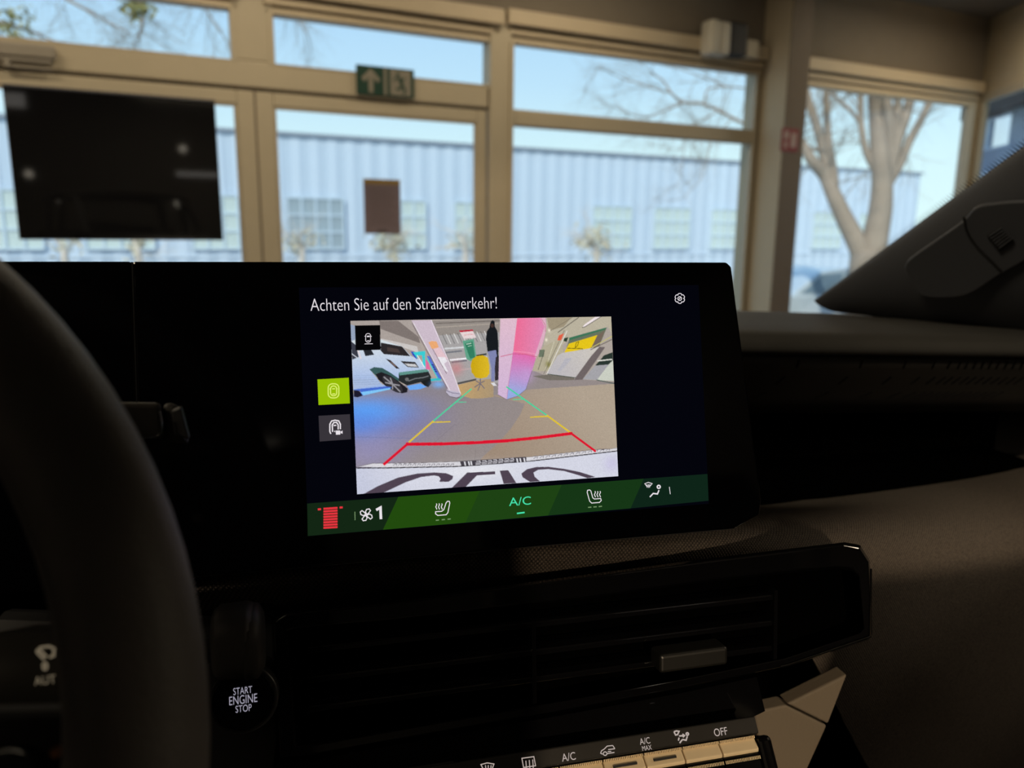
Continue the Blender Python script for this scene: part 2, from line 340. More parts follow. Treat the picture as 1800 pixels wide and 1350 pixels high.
# door closer on the beam
t = thing('door_closer', 'grey door closer on the beam above the left door leaf', 'door closer', WF.pt(-2.4, 0.06, 2.05))
MB().box(-2.62, -2.175, 0.05, 0.115, 2.045, 2.125, WF).build('body', mat('closer_grey', (0.27, 0.24, 0.20), 0.4, 0.5), t, bevel=0.015)
MB().box(-2.60, -2.20, 0.055, 0.10, 2.022, 2.044, WF).build('slide_rail', mat('closer_grey', (0, 0, 0)), t, bevel=0.004)
MB().tube([WF.pt(-2.44, 0.08, 2.03), WF.pt(-2.44, 0.08, 1.985)], 0.022, 12).tube([WF.pt(-2.44, 0.085, 1.99), WF.pt(-2.2, 0.085, 1.99)], 0.008, 8).build('arm', mat('closer_grey', (0, 0, 0)), t)
# exit sign
e0 = 0.08
t = thing('exit_sign', 'green emergency exit sign with arrow and running figure above the door', 'sign', WF.pt(-0.05, e0, 2.01))
MB().box(-0.272, 0.166, 0.045, e0, 2.008, 2.212, WF).build('plate', mat('sign_green', (0.010, 0.045, 0.030), 0.45, 0.4, var=0.05), t, bevel=0.003)
sw = mat('sign_white', (0.23, 0.21, 0.17), 0.5, 0.3, var=0.05); ez = e0 + 0.002
EF = Fr(WF.pt(-0.053, ez, 2.11), WX, WN, (0, 0, 1))
def flat(mb, pts, fr, e, th=0.0015): return mb.prism([fr.pt(p[0], e, p[1]) for p in pts], fr.b * th)
flat(MB(), [(-0.117, 0.082), (-0.045, 0.01), (-0.068, -0.013), (-0.1, 0.02), (-0.1, -0.085), (-0.134, -0.085), (-0.134, 0.02), (-0.166, -0.013), (-0.189, 0.01)], EF, 0).build('arrow', sw, t)
flat(MB(), [(-0.018, -0.096), (0.004, -0.096), (0.004, 0.096), (-0.018, 0.096)], EF, 0).build('divider', sw, t)
flat(MB(), [(0.03, -0.09), (0.19, -0.09), (0.19, 0.09), (0.03, 0.09)], EF, 0, 0.001).build('doorway', sw, t)
fg = MB(); sg = mat('sign_green', (0, 0, 0))
fg.disc(EF, 0.088, 0.001, 0.0025, 0.058, 0.014, 14)
for pts, w in (([(0.098, 0.035), (0.122, -0.012)], 0.026), ([(0.098, 0.033), (0.068, 0.03), (0.055, 0.008)], 0.012), ([(0.1, 0.035), (0.128, 0.022), (0.146, 0.034)], 0.012),
               ([(0.122, -0.012), (0.108, -0.042), (0.075, -0.046)], 0.017), ([(0.12, -0.012), (0.142, -0.04), (0.138, -0.08)], 0.017)):
    stroke(fg, pts, w, EF, 0.0022)
fg.build('running_figure', sg, t)
# poster on the right leaf
t = thing('poster', 'mauve notice sheet taped to the glass of the right door leaf', 'poster', WF.pt(-0.08, 0.01, 1.0))
MB().box(-0.226, 0.064, 0.008, 0.010, 1.003, 1.413, WF).build('sheet', mat('poster_mauve', (0.16, 0.125, 0.145), 0.7, 0.2, var=0.08, vscale=20), t)
MB().box(-0.226, 0.064, 0.010, 0.011, 1.375, 1.413, WF).build('header_band', mat('poster_ochre', (0.26, 0.17, 0.06), 0.7, 0.2), t)
ln = MB(); tl = mat('poster_text', (0.11, 0.08, 0.09), 0.7)
for k in range(17): ln.box(-0.19 + 0.01 * (k % 3), 0.03 - 0.014 * (k % 4), 0.010, 0.0108, 1.07 + 0.0165 * k, 1.0755 + 0.0165 * k, WF)
ln.build('text_lines', tl, t); ln = MB().box(-0.125, -0.05, 0.010, 0.0108, 1.015, 1.03, WF); ln.build('imprint', mat('poster_black', (0.03, 0.03, 0.03), 0.7), t)
# speaker under the fascia
t = thing('loudspeaker', 'white and black loudspeaker mounted above the wide window by the column', 'speaker', WF.pt(3.1, 0.2, 2.6))
SPW = mat('speaker_white', (0.56, 0.52, 0.44), 0.5)
def rbox(u0, u1, n0, n1, z0, z1): return MB().box(u0, u1, n0, n1, z0, z1, WF)
rbox(2.815, 2.925, 0.10, 0.26, 2.570, 2.860).build('shell', SPW, t, bevel=0.03, smooth=True)
rbox(2.930, 3.05, 0.11, 0.25, 2.575, 2.855).build('shell', SPW, t, bevel=0.03, smooth=True)
rbox(3.05, 3.25, 0.10, 0.24, 2.585, 2.872).build('grille', mat('speaker_black', (0.02, 0.02, 0.022), 0.6), t, bevel=0.03)
rbox(2.98, 3.10, 0.0, 0.12, 2.70, 2.78).build('bracket', mat('speaker_black', (0, 0, 0)), t)
rbox(3.27, 3.42, 0.10, 0.20, 2.60, 2.75).build('junction_box', M_FRAME, t, bevel=0.01)
# fire sign on the column
t = thing('fire_sign', 'small red fire equipment sign on the dark face of the column', 'sign', WF.pt(3.80, 0.35, 1.86))
s0, z1 = wuv(1375, 224, 0.367); s1, z0 = wuv(1402, 268, 0.367); s1 = min(s1, 3.885)
MB().box(s0, s1, 0.3615, 0.368, z0, z1, WF).build('plate', mat('sign_red', (0.23, 0.03, 0.025), 0.5), t, bevel=0.002)
fs = MB(); kw = mat('sign_pale', (0.42, 0.30, 0.26), 0.5); d = s1 - s0; h = z1 - z0
fs.box(s0 + d * 0.14, s0 + d * 0.40, 0.368, 0.3695, z0 + h * 0.55, z0 + h * 0.86, WF).box(s0 + d * 0.2, s0 + d * 0.34, 0.368, 0.3695, z0 + h * 0.15, z0 + h * 0.45, WF)
fs.build('symbol', kw, t); MB().box(s0 + d * 0.56, s0 + d * 0.84, 0.368, 0.3695, z0 + h * 0.2, z0 + h * 0.8, WF).build('symbol', kw, t)

# ------------------------------------------------------------------ outdoors
GZ = -1.1
struct(MB().box(-70, 70, -80, -0.3, GZ - 0.2, GZ, WF).build('ground', mat('asphalt', (0.36, 0.35, 0.34), 0.9, 0.2, var=0.15, vscale=0.5)))
M_CLAD = mat('pale_blue_cladding', (0.56, 0.65, 0.75), 0.6, 0.3, var=0.03, vscale=0.5)
M_RIB = mat('pale_blue_rib', (0.64, 0.725, 0.82), 0.6, 0.3, var=0.03, vscale=0.5)
BL, BR = -26.0, wuv(1608, 400, fr=BF)[0]; BT = 4.05
bld = thing('industrial_building', 'long pale blue ribbed metal hall across the street', 'building', BF.pt(0, -4, GZ))
MB().box(BL, BR, -8.0, 0.0, GZ, BT, BF).build('wall', M_CLAD, bld)
MB().box(BL - 0.1, BR + 0.1, -8.1, 0.12, BT, BT + 0.10, BF).build('roof_edge', mat('roof_edge', (0.30, 0.33, 0.38), 0.6), bld)
MB().box(BL, BR, 0.0, 0.05, 0.02, 0.10, BF).build('flashing', M_RIB, bld)
rib0 = None; k = 0; s = BL + 0.3
while s < BR - 0.3:
    if rib0 is None: rib0 = MB().box(s, s + 0.31, 0.0, 0.025, GZ, BT, BF).build('cladding_rib', M_RIB, bld); c0 = WL[rib0.name] - WX * s
    else: share(rib0, 'cladding_rib', c0 + WX * s, bld)
    s += 0.62
M_PANE = mat('hall_window_pane', (0.62, 0.70, 0.66), 0.3, 0.5, var=0.25, vscale=0.8)  # pale tone paints in what the panes reflect
M_PANE2 = mat('hall_window_pane_grey', (0.36, 0.43, 0.47), 0.3, 0.5, var=0.3, vscale=0.8)
M_WFR = mat('hall_window_frame', (0.62, 0.72, 0.80), 0.5)
fr0 = pn0 = None
for s in (-20.7, -17.7, -14.65, -11.6, -8.55, -5.5, -2.45, 3.62, 6.68, 9.78, 12.9, 16.0, 19.1):
    if s + 2.1 > BR: continue
    W_, z0, z1 = 1.92, 0.30, 2.02
    if fr0 is None:
        f = MB()
        for i in range(5): f.box(s + W_ * i / 4 - 0.03, s + W_ * i / 4 + 0.03, 0.05, 0.13, z0, z1, BF)
        for i in range(4): f.box(s, s + W_, 0.05, 0.125, z0 + (z1 - z0) * i / 3 - 0.03, z0 + (z1 - z0) * i / 3 + 0.03, BF)
        fr0 = f.build('window', M_WFR, bld); fw0 = WL[fr0.name] - WX * s; fo = fr0
    else: fo = share(fr0, 'window', fw0 + WX * s, bld)
    dark = -9 < s < -6
    for i in range(4):
        for j in range(3):
            u = s + W_ * i / 4 + 0.03; z = z0 + (z1 - z0) * j / 3 + 0.03
            key = 'd' if dark else 'l'
            if key not in WL.get('_panes', {}):
                p = MB().box(u, u + W_ / 4 - 0.06, 0.06, 0.09, z, z + (z1 - z0) / 3 - 0.06, BF).build('pane', M_PANE2 if dark else M_PANE, fo)
                WL.setdefault('_panes', {})[key] = (p, WL[p.name] - WX * u - np.array((0, 0, z)))
            else:
                p, c = WL['_panes'][key]; share(p, 'pane', c + WX * u + np.array((0, 0, z)), fo)
# neighbouring annex seen through the side window
AF = Fr(RF.pt(0, -5.0, 0), SWD, SWN, (0, 0, 1))
def auv(px, py):
    P = on_plane(px, py, AF.o, AF.b); return (P - AF.o).dot(AF.a), P[2]
a0, b1 = auv(1731, 210); a1, b0 = auv(1774, 256)
ann = thing('annex_wall', 'blue grey annex wall with square openings beyond the side window', 'building', AF.pt(0, -0.1, GZ))
MA = mat('annex_blue_grey', (0.26, 0.31, 0.38), 0.7)
lo, hi = min(a0, a1), max(a0, a1); c1 = auv(1735, 302)[1]; c0 = c1 - (b1 - b0)
ztop = auv(1760, 203)[1]; LX = min(auv(1714, 300)[0], lo - 0.05)
MB().box(LX, lo, -0.25, 0.0, GZ, 6.0, AF).box(hi, hi + 9, -0.25, 0.0, GZ, 6.0, AF).box(lo, hi, -0.25, 0.0, b1, 6.0, AF).box(lo, hi, -0.25, 0.0, c1, b0, AF).box(lo, hi, -0.25, 0.0, GZ, c0, AF).build('wall', MA, ann)
MB().box(LX, hi + 9, 0.0, 0.5, ztop, ztop + 1.5, AF).build('canopy', mat('annex_canopy', (0.03, 0.028, 0.026), 0.7), ann)
for zz0, zz1 in ((b0, b1), (c0, c1)):
    MB().box(lo, lo + 0.04, -0.12, 0.02, zz0, zz1, AF).box(hi - 0.04, hi, -0.12, 0.02, zz0, zz1, AF).box(lo + 0.04, hi - 0.04, -0.12, 0.02, zz1 - 0.04, zz1, AF).box(lo + 0.04, hi - 0.04, -0.12, 0.02, zz0, zz0 + 0.04, AF).build('opening_frame', M_WFR, ann)

# trees
M_BARK = mat('tree_bark', (0.34, 0.26, 0.195), 0.9, 0.2, var=0.35, vscale=3, bump=0.5, bscale=12)
M_TWIG = mat('tree_twig', (0.27, 0.225, 0.175), 0.9, 0.2)
def twigs(mb, p, d, ln, r, lev, spread=0.6, droop=0.0):
    p = np.array(p, float); d = nrm(d); path = [p]; rad = [r]; n = 4
    for i in range(n):
        d = nrm(d + rng.normal(size=3) * 0.16 + np.array((0, 0, -droop))); p = p + d * ln / n; path.append(p); rad.append(r * (1 - 0.16 * (i + 1)))
        if lev > 0:
            for _ in range(2 if lev > 1 else 1):
                nd = nrm(d + rng.normal(size=3) * spread); twigs(mb, p, nd, ln * rng.uniform(0.45, 0.7), rad[-1] * 0.6, lev - 1, spread, droop)
    mb.tube(path, rad, 3 if lev < 2 else 5, False)
def zt(x, y): return (1380 + x / 3.214, 120 + y / 3.214)
TD = 13.0
def tp(x, y, dd=0.0): px, py = zt(x, y); return at_depth(px, py, TD + dd)
PXM = TD / F_PX
tree = thing('bare_tree', 'big bare tree forking into many limbs outside the right window', 'tree', tp(480, 2200) * np.array((1, 1, 0)) + np.array((0, 0, GZ)))
g = tp(485, 1350); base = np.array((g[0], g[1], GZ))
MB().tube(bez([base, g, tp(470, 1180), tp(470, 1050)], 5), [40 * PXM - i * 0.7 * PXM for i in range(16)], 12).build('trunk', M_BARK, tree, smooth=True)
def limb(pts, r0, r1):
    P = bez([tp(*p) for p in pts], 5); n = len(P)
    MB().tube(P, [(r0 + (r1 - r0) * i / (n - 1)) * PXM for i in range(n)], 9, False).build('limb', M_BARK, tree, smooth=True); return P
ends = []
for pts, r0, r1 in (([(480, 1130), (510, 950), (540, 780), (545, 620), (530, 450), (515, 250), (500, 20), (495, -160)], 24, 9),
                    ([(545, 700), (575, 520), (585, 380), (570, 200), (560, 20), (570, -160)], 14, 7),
                    ([(550, 680), (600, 520), (640, 380), (690, 240), (730, 60), (760, -100)], 13, 6),
                    ([(550, 700), (640, 560), (700, 420), (770, 290), (840, 150), (930, 0)], 9, 5),
                    ([(560, 600), (625, 320), (640, 100), (650, -120)], 9, 5),
                    ([(460, 1120), (400, 980), (330, 840), (275, 720), (225, 610), (150, 520), (80, 400), (-20, 260)], 19, 6),
                    ([(280, 730), (275, 600), (245, 420), (235, 260), (232, 100), (240, -100)], 8, 5),
                    ([(240, 640), (215, 480), (180, 330), (130, 180), (100, 20)], 9, 6),
                    ([(200, 580), (120, 470), (60, 380), (0, 330)], 5, 3),
                    ([(500, 560), (455, 460), (430, 330), (425, 180), (420, 0)], 7, 4),
                    ([(420, 300), (360, 230), (290, 170), (230, 90)], 3.5, 2)):
    ends.append(limb([(x, y, rng.uniform(-0.05, 0.05) * max(0, i - 2)) for i, (x, y) in enumerate(pts)], r0, r1))
tw = MB()
for P in ends:
    for i in range(len(P) // 2, len(P), 3):
        twigs(tw, P[i], rng.normal(size=3) + np.array((0, 0, 0.6)), 1.1, 0.012, 2, 0.6)
tq = tw.build('twigs', M_TWIG, tree, fix=False); tq['kind'] = 'stuff'
# the low side branch that reaches across the wide window
def z3(x, y, dd=0.0): return at_depth(860 + x / 2.8125, y / 2.8125, TD + dd)
br = MB(); tw2 = MB()
for pts, r0, r1 in (([(1680, 760), (1480, 700), (1270, 615), (1060, 515), (960, 508), (900, 460), (860, 400), (800, 360)], 3.2, 1.1),
                    ([(960, 508), (870, 545), (780, 577), (690, 560), (620, 500)], 1.8, 0.6), ([(1060, 515), (1085, 440), (1180, 430), (1320, 440)], 1.6, 1.2),
                    ([(900, 460), (760, 420), (640, 380), (540, 330)], 1.4, 0.5), ([(1180, 430), (1080, 390), (940, 340), (800, 310)], 1.2, 0.5),
                    ([(1130, 550), (980, 640), (960, 760), (950, 880)], 1.2, 0.5), ([(1200, 590), (1100, 700), (1060, 860), (960, 980)], 1.2, 0.5)):
    P = bez([z3(*p) for p in pts], 5); n = len(P); br.tube(P, [(r0 + (r1 - r0) * i / (n - 1)) * PXM for i in range(n)], 6)
    for i in range(1, n, 2): twigs(tw2, P[i], (P[min(i + 1, n - 1)] - P[i - 1]) * 0.4 / np.linalg.norm(P[min(i + 1, n - 1)] - P[i - 1]) + rng.normal(size=3) * 0.6, 0.75, 0.0055, 2, 0.5)
br.build('side_branch', M_BARK, tree, smooth=True)
tq = tw2.build('side_twigs', M_TWIG, tree, fix=False); tq['kind'] = 'stuff'
# second tree off to the left whose twigs hang into the top panes
TD2 = 11.0
def t2(px, py, dd=0.0): return at_depth(px, py, TD2 + dd)
tree2 = thing('bare_tree', 'bare tree left of the doors with twigs hanging before the top panes', 'tree', t2(-420, 900) * np.array((1, 1, 0)) + np.array((0, 0, GZ)))
g = t2(-420, 300); base = np.array((g[0], g[1], GZ)); tw = MB()
MB().tube(bez([base, g, t2(-400, 60), t2(-380, -250)], 5), [0.24 - 0.007 * i for i in range(16)], 10).build('trunk', M_BARK, tree2, smooth=True)
for pts in ([(-400, 60), (-200, -60), (0, -70), (120, 0), (230, 60)], [(-400, 20), (-100, -120), (200, -110), (330, -20), (390, 60)], [(-410, 100), (-200, 40), (-60, 30), (40, 50), (130, 90)],
            [(-390, -40), (0, -200), (300, -150), (480, -30), (540, 60)], [(200, -110), (240, -20), (250, 30), (245, 70)]):
    P = bez([t2(*p, rng.uniform(-0.2, 0.2)) for p in pts], 6); n = len(P)
    MB().tube(P, [0.05 * (1 - 0.9 * i / (n - 1)) + 0.004 for i in range(n)], 6).build('limb', M_BARK, tree2, smooth=True)
    for i in range(n // 3, n):
        for _ in range(2): twigs(tw, P[i], rng.normal(size=3) * 0.7 + np.array((0.3, 0, -0.5)), 0.6, 0.0045, 2, 0.5, 0.06)
tq = tw.build('twigs', M_TWIG, tree2, fix=False); tq['kind'] = 'stuff'
cl = MB()
for cx, cy, n_, sp in ((245, 12, 160, 12), (20, 45, 120, 18), (228, 3, 60, 10)):
    for _ in range(n_):
        c = t2(cx + rng.normal() * sp, cy + rng.normal() * sp, rng.normal() * 0.1); a = rng.normal(size=3) * 0.035; b = rng.normal(size=3) * 0.02
        cl.add([c - a, c + b, c + a, c - b], [(0, 1, 2, 3)])
tq = cl.build('leaf_tufts', mat('withered_leaf', (0.30, 0.27, 0.09), 0.8), tree2, fix=False); tq['kind'] = 'stuff'
# pale saplings in front of the hall
M_PALE = mat('pale_bark', (0.66, 0.58, 0.50), 0.9); M_BUSH = mat('dry_leaves', (0.62, 0.56, 0.42), 0.9)
for px, lab in ((527, 'slim pale sapling left of the poster before the blue hall'), (690, 'bushy pale sapling below the poster before the blue hall'), (815, 'pale sapling beside the right door stile before the blue hall'),
                (1045, 'low reddish sapling before the plain part of the blue hall'), (110, 'pale sapling below the black display before the blue hall'), (240, 'pale sapling under the middle of the black display')):
    d_ = ray(px, 470); D = (BF.o + WN * 4.0 - CAM).dot(WN) / d_.dot(WN); g = at_depth(px, 470, D); t = thing('sapling', lab, 'tree', (g[0], g[1], GZ), 'saplings before the hall')
    top = at_depth(px - 12, 405, D); b0 = np.array((g[0], g[1], GZ))
    MB().tube(bez([b0, at_depth(px + 4, 450, D), at_depth(px - 2, 425, D), top], 4), [0.13 - 0.009 * i for i in range(13)], 7).build('stem', M_PALE, t, smooth=True)
    tw = MB()
    for k in range(7): twigs(tw, bev(at_depth(px + 4, 450, D), top, k / 7), rng.normal(size=3) * 0.7 + np.array((0, 0, 0.5)), 0.9, 0.02, 2, 0.5)
    q = tw.build('twigs', M_PALE, t, fix=False); q['kind'] = 'stuff'
    lv = MB()
    for _ in range(160 if px in (690, 1045) else 50):
        c = at_depth(px + rng.normal() * 16, 425 + rng.normal() * 14, D + rng.normal() * 0.3); a = rng.normal(size=3) * 0.07; b = rng.normal(size=3) * 0.05
        lv.add([c - a, c + b, c + a, c - b], [(0, 1, 2, 3)])
    q = lv.build('dry_leaves', M_BUSH, t, fix=False); q['kind'] = 'stuff'
# parked car under the tree
PC = at_depth(1420, 500, 16.0); PF = Fr((PC[0], PC[1], GZ), WX, WN, (0, 0, 1))
t = thing('parked_car', 'silver parked car outside the right window below the tree', 'car', PF.pt(0, 0, 0))
MCAR = mat('silver_paint', (0.62, 0.68, 0.70), 0.3, 0.5, metal=0.2, coat=0.5); MWIN = mat('car_window', (0.24, 0.33, 0.40), 0.1, 0.6)  # window blue-grey has the sky's reflection mixed into its colour
prof = [(-2.05, 0.30), (-2.08, 0.62), (-1.95, 0.88), (-1.30, 0.98), (1.35, 1.00), (1.98, 0.92), (2.10, 0.70), (2.08, 0.30)]
MB().loft([[PF.pt(x, n, z) for x, z in prof] for n in (-0.86, 0.86)], True, True).build('body', MCAR, t, bevel=0.08, smooth=True)
cab = [(-1.25, 0.97), (-0.55, 1.40), (0.10, 1.47), (0.80, 1.43), (1.45, 0.99)]
MB().loft([[PF.pt(x * k, n, z) for x, z in cab] for n, k in ((-0.80, 1.0), (-0.62, 0.97), (0.62, 0.97), (0.80, 1.0))], False, True).build('cabin', MCAR, t, bevel=0.05, smooth=True)
for x0, x1, x2, x3 in ((-1.0, -0.5, 0.05, 0.05), (0.13, 0.13, 0.7, 1.15)):
    MB().prism([PF.pt(x0, 0.805, 1.0), PF.pt(x1, 0.805, 1.36), PF.pt(x2, 0.805, 1.38), PF.pt(x3, 0.805, 1.0)], WN * 0.012).build('side_window', MWIN, t)
for x in (-1.30, 1.32):
    for n in (-0.78, 0.78):
        w = MB().tube([PF.pt(x, n - 0.1, 0.32), PF.pt(x, n + 0.1, 0.32)], 0.32, 20).build('wheel', mat('tyre', (0.02, 0.02, 0.02), 0.8), t)
        MB().tube([PF.pt(x, n - 0.11, 0.32), PF.pt(x, n + 0.11, 0.32)], 0.2, 16).build('hub_cap', mat('hub_metal', (0.5, 0.5, 0.5), 0.3, metal=1.0), w)
SPOT_AT, SPOT_POWER = (-0.6, -4.4, 1.955), 600.0
# ------------------------------------------------------------------ the car around the camera
M_PAD = mat('soft_touch_black', (0.055, 0.053, 0.050), 0.62, 0.35, var=0.1, vscale=40, bump=0.35, bscale=900)
M_TRIM = mat('satin_trim', (0.040, 0.037, 0.034), 0.5, 0.4, var=0.08, bump=0.1, bscale=700)
M_BLACK = mat('matte_black', (0.012, 0.012, 0.013), 0.6, 0.3, var=0.1)
M_GLOSS = mat('piano_black', (0.0025, 0.0025, 0.003), 0.07, 0.4, var=0.0)
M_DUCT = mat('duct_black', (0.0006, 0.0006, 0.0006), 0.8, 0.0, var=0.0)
M_PILLAR = mat('pillar_black', (0.065, 0.068, 0.080), 0.55, 0.4, var=0.08, bump=0.2, bscale=500)
M_FAB = weave('dash_fabric', (0.060, 0.050, 0.042))
M_SHELL = mat('cabin_black', (0.02, 0.02, 0.021), 0.8, 0.2)
M_LINER = mat('headliner', (0.05, 0.05, 0.05), 0.9, 0.1)
M_BEIGE = mat('warm_grey_panel', (0.15, 0.125, 0.095), 0.6, 0.3, var=0.05, bump=0.15, bscale=600)
M_LEATHER = mat('wheel_leather', (0.095, 0.086, 0.080), 0.55, 0.45, var=0.15, vscale=60, bump=0.3, bscale=700)

body = thing('car', 'dark car shell with roof, doors and bonnet around the dashboard', 'car', (0.06, -0.6, 0.0))
XC, HW = 0.06, 0.78
def yrow(Y, z, drop=0.05): return [(XC + x * HW, Y, z - drop * abs(x) ** 3) for x in np.linspace(-0.94, 0.94, 13)]
MB().loft([yrow(0.10, 1.395), yrow(-0.25, 1.455), yrow(-0.8, 1.475), yrow(-1.4, 1.45), yrow(-1.95, 1.40)]).build('roof', M_LINER, body, smooth=True, solid=-0.03)
for sx in (-1, 1):
    xo = XC + sx * HW
    for y0, y1 in ((-0.35, 0.80), (-1.35, -0.37)):
        MB().box(xo - 0.035, xo + 0.035, y0, y1, 0.32, 0.945).build('door', M_SHELL, body, bevel=0.02)
    for (ya, za), (yb, zb), w in (((-0.36, 0.93), (-0.42, 1.41), 0.05), ((-1.36, 0.93), (-1.60, 1.40), 0.10)):
        xi = XC + sx * (HW - 0.05)
        MB().prism([(xo - 0.02, ya - w, za), (xo - 0.02, ya + w, za), (xi, yb + w, zb), (xi, yb - w, zb)], (0.04, 0, 0)).build('pillar', M_SHELL, body)
    MB().box(xo - 0.035, xo + 0.035, -2.35, -1.37, 0.32, 0.95).build('rear_quarter', M_SHELL, body, bevel=0.02)
    MB().box(xo - 0.035, xo + 0.035, 0.82, 1.95, 0.30, 0.86).build('wing', M_SHELL, body, bevel=0.03)
for sx in (-1,):
    MB().tube([(XC + sx * 0.70, 1.0, 0.93), (XC + sx * 0.68, 0.6, 1.16), (XC + sx * 0.65, 0.1, 1.385)], 0.035, 8).build('windscreen_pillar', M_PILLAR, body)
MB().box(XC - 0.74, XC + 0.74, -2.42, -2.35, 0.32, 0.96).build('tailgate', M_SHELL, body, bevel=0.02)
MB().box(XC - 0.74, XC + 0.74, -2.34, 0.9, 0.26, 0.31).build('floor_pan', M_SHELL, body)
MB().loft([[(XC + x, Y, z - 0.04 * abs(x) ** 2) for x in np.linspace(-0.74, 0.74, 9)] for Y, z in ((1.12, 0.90), (1.5, 0.87), (1.85, 0.80), (1.98, 0.66))]).build('bonnet', mat('bonnet_paint', (0.55, 0.56, 0.58), 0.3, coat=0.6), body, smooth=True, solid=-0.02)
MB().box(XC - 0.76, XC + 0.76, 1.95, 2.06, 0.24, 0.66).build('front_bumper', M_SHELL, body, bevel=0.04)
for x in (XC - 0.70, XC + 0.70):
    for y in (1.35, -1.55):
        MB().tube([(x - 0.1, y, 0.30), (x + 0.1, y, 0.30)], 0.30, 24).build('wheel', mat('tyre', (0.02, 0.02, 0.02), 0.8), body)
MB().box(XC - 0.66, XC + 0.66, 0.92, 1.0, 0.30, 0.90).build('bulkhead', M_SHELL, body)

# front seats, unseen: heights and missing headrests set for shadows on the dash
def seat(xc, lab, ztop=0.99):
    t = thing('cabin_chair', lab, 'car seat', (xc, -0.3, 0.31), 'front seats'); m = mat('seat_cloth', (0.02, 0.02, 0.022), 0.9, 0.2, bump=0.3, bscale=600)
    rows = []
    for Y, z, w in ((-0.20, 0.52, 0.20), (-0.25, 0.66, 0.235), (-0.31, 0.82, 0.235), (-0.35, ztop - 0.05, 0.235), (-0.365, ztop, 0.22)):
        rows.append([(xc + w * a, Y - b, z) for a, b in ((-1, -0.03), (-0.8, 0.0), (0, 0.03), (0.8, 0.0), (1, -0.03), (0.95, 0.10), (0, 0.11), (-0.95, 0.10))])
    MB().loft(rows, True, True).build('backrest', m, t, bevel=0.01)
    MB().loft([[(xc + w * a, Y, z + b) for a, b in ((-1, 0.03), (-0.7, 0.0), (0.7, 0.0), (1, 0.03), (0.95, -0.12), (-0.95, -0.12))] for Y, z, w in ((-0.22, 0.50, 0.22), (0.0, 0.52, 0.25), (0.22, 0.53, 0.24), (0.27, 0.50, 0.22))], True, True).build('cushion', m, t, bevel=0.01)
    MB().box(xc - 0.2, xc + 0.2, -0.2, 0.2, 0.31, 0.40).build('seat_base', M_BLACK, t, bevel=0.01)
seat(-0.235, 'unseen black cloth driver seat raised to shade the dash', 1.08); seat(0.445, 'unseen black cloth passenger seat set to shade the glovebox')
# added spotlight, unseen: throws the warm light and shadow line on the dash
sl_ = thing('added_spotlight', 'added spotlight on an unseen tripod stand behind the car', 'spotlight', (-0.6, -4.4, 0.0)); H = np.array(SPOT_AT)
MB().tube([(H[0], H[1] - 0.08, 0.35), (H[0], H[1] - 0.08, H[2])], 0.014, 10).build('pole', M_BLACK, sl_)
for a in (90, 210, 330): MB().tube([(H[0], H[1] - 0.08, 0.6), (H[0] + 0.4 * math.cos(math.radians(a)), H[1] - 0.08 + 0.4 * math.sin(math.radians(a)), 0.012)], 0.011, 8).build('leg', M_BLACK, sl_)
tgt = np.array((0.4, 0.5, 0.78)); dr = nrm(tgt - H)
MB().tube([H - dr * 0.14, H - dr * 0.12, H - dr * 0.02], [0.03, 0.055, 0.06], 18, True).build('head', M_BLACK, sl_)
ld = bpy.data.lights.new('spot_lamp', 'SPOT'); ld.energy = SPOT_POWER; ld.color = (1.0, 0.76, 0.50); ld.shadow_soft_size = 0.045; ld.spot_size = math.radians(24); ld.spot_blend = 0.3
lo = bpy.data.objects.new('spot_lamp', ld); COL.objects.link(lo); lo.parent = sl_; lo.location = H + dr * 0.01 - WL[sl_.name]; lo.rotation_euler = Vector(dr).to_track_quat('-Z', 'Y').to_euler()

# windscreen
wsE0, wsE1 = np.array((0.673, 0.95, 0.957)), np.array((0.652, 0.62, 1.134))
wsd = (wsE1 - wsE0) / 0.33
def edge(Y): return wsE0 + wsd * (0.95 - Y)
rows = []
for Y in (1.10, 0.9, 0.7, 0.5, 0.3, 0.12):
    e = edge(Y); row = []
    for k in np.linspace(-1, 1, 11): row.append((XC + (e[0] + 0.02 - XC) * k, Y + 0.07 * (1 - k * k) * (1 if Y > 0.15 else 0.2), e[2] + 0.012))
    rows.append(row)
ws = thing('windscreen', 'clear car windscreen rising from the dash top to the roof', 'windscreen', (XC, 1.1, 0.9))
MB().loft(rows).build('glass', M_SCREENGLASS, ws, smooth=True)
fd = MB()
for i in range(150):
    Y = 0.93 - i * 0.0036; e = edge(Y)
    fd.add([e + np.array((-0.004, 0.004, 0.004)), e + np.array((0.004, 0.0016, -0.002)), e + np.array((0.004, -0.0016, -0.002))], [(0, 1, 2)])
q = fd.build('frit_dots', M_BLACK, ws, fix=False); q['kind'] = 'stuff'

# right pillar trim with tweeter cover
pt_ = thing('pillar_trim', 'black windscreen pillar trim with airbag cover right of the dash', 'pillar trim', (0.75, 0.75, 0.95))
Orow = {0.95: (0.72, 0.935, 0.94), 0.84: (0.775, 0.81, 0.935), 0.73: (0.80, 0.68, 0.93), 0.62: (0.82, 0.54, 0.97), 0.45: (0.81, 0.35, 1.10), 0.28: (0.79, 0.20, 1.23), 0.14: (0.77, 0.08, 1.34)}
rows = []
for Y, O in Orow.items():
    E_ = edge(Y); O = np.array(O); b = nrm(np.cross(wsd, O - E_)); b = b if b.dot(CAM - E_) > 0 else -b
    w = np.linalg.norm(O - E_)
    rows.append([E_ + np.array((0.02, 0.02, 0)) * 0.5] + [E_ * (1 - k) + O * k + b * h * w for k, h in ((0, 0), (0.06, 0.05), (0.2, 0.11), (0.45, 0.14), (0.7, 0.11), (0.9, 0.05), (1, 0))])
MB().loft(rows).build('trim_panel', M_PILLAR, pt_, smooth=True, sub=2)
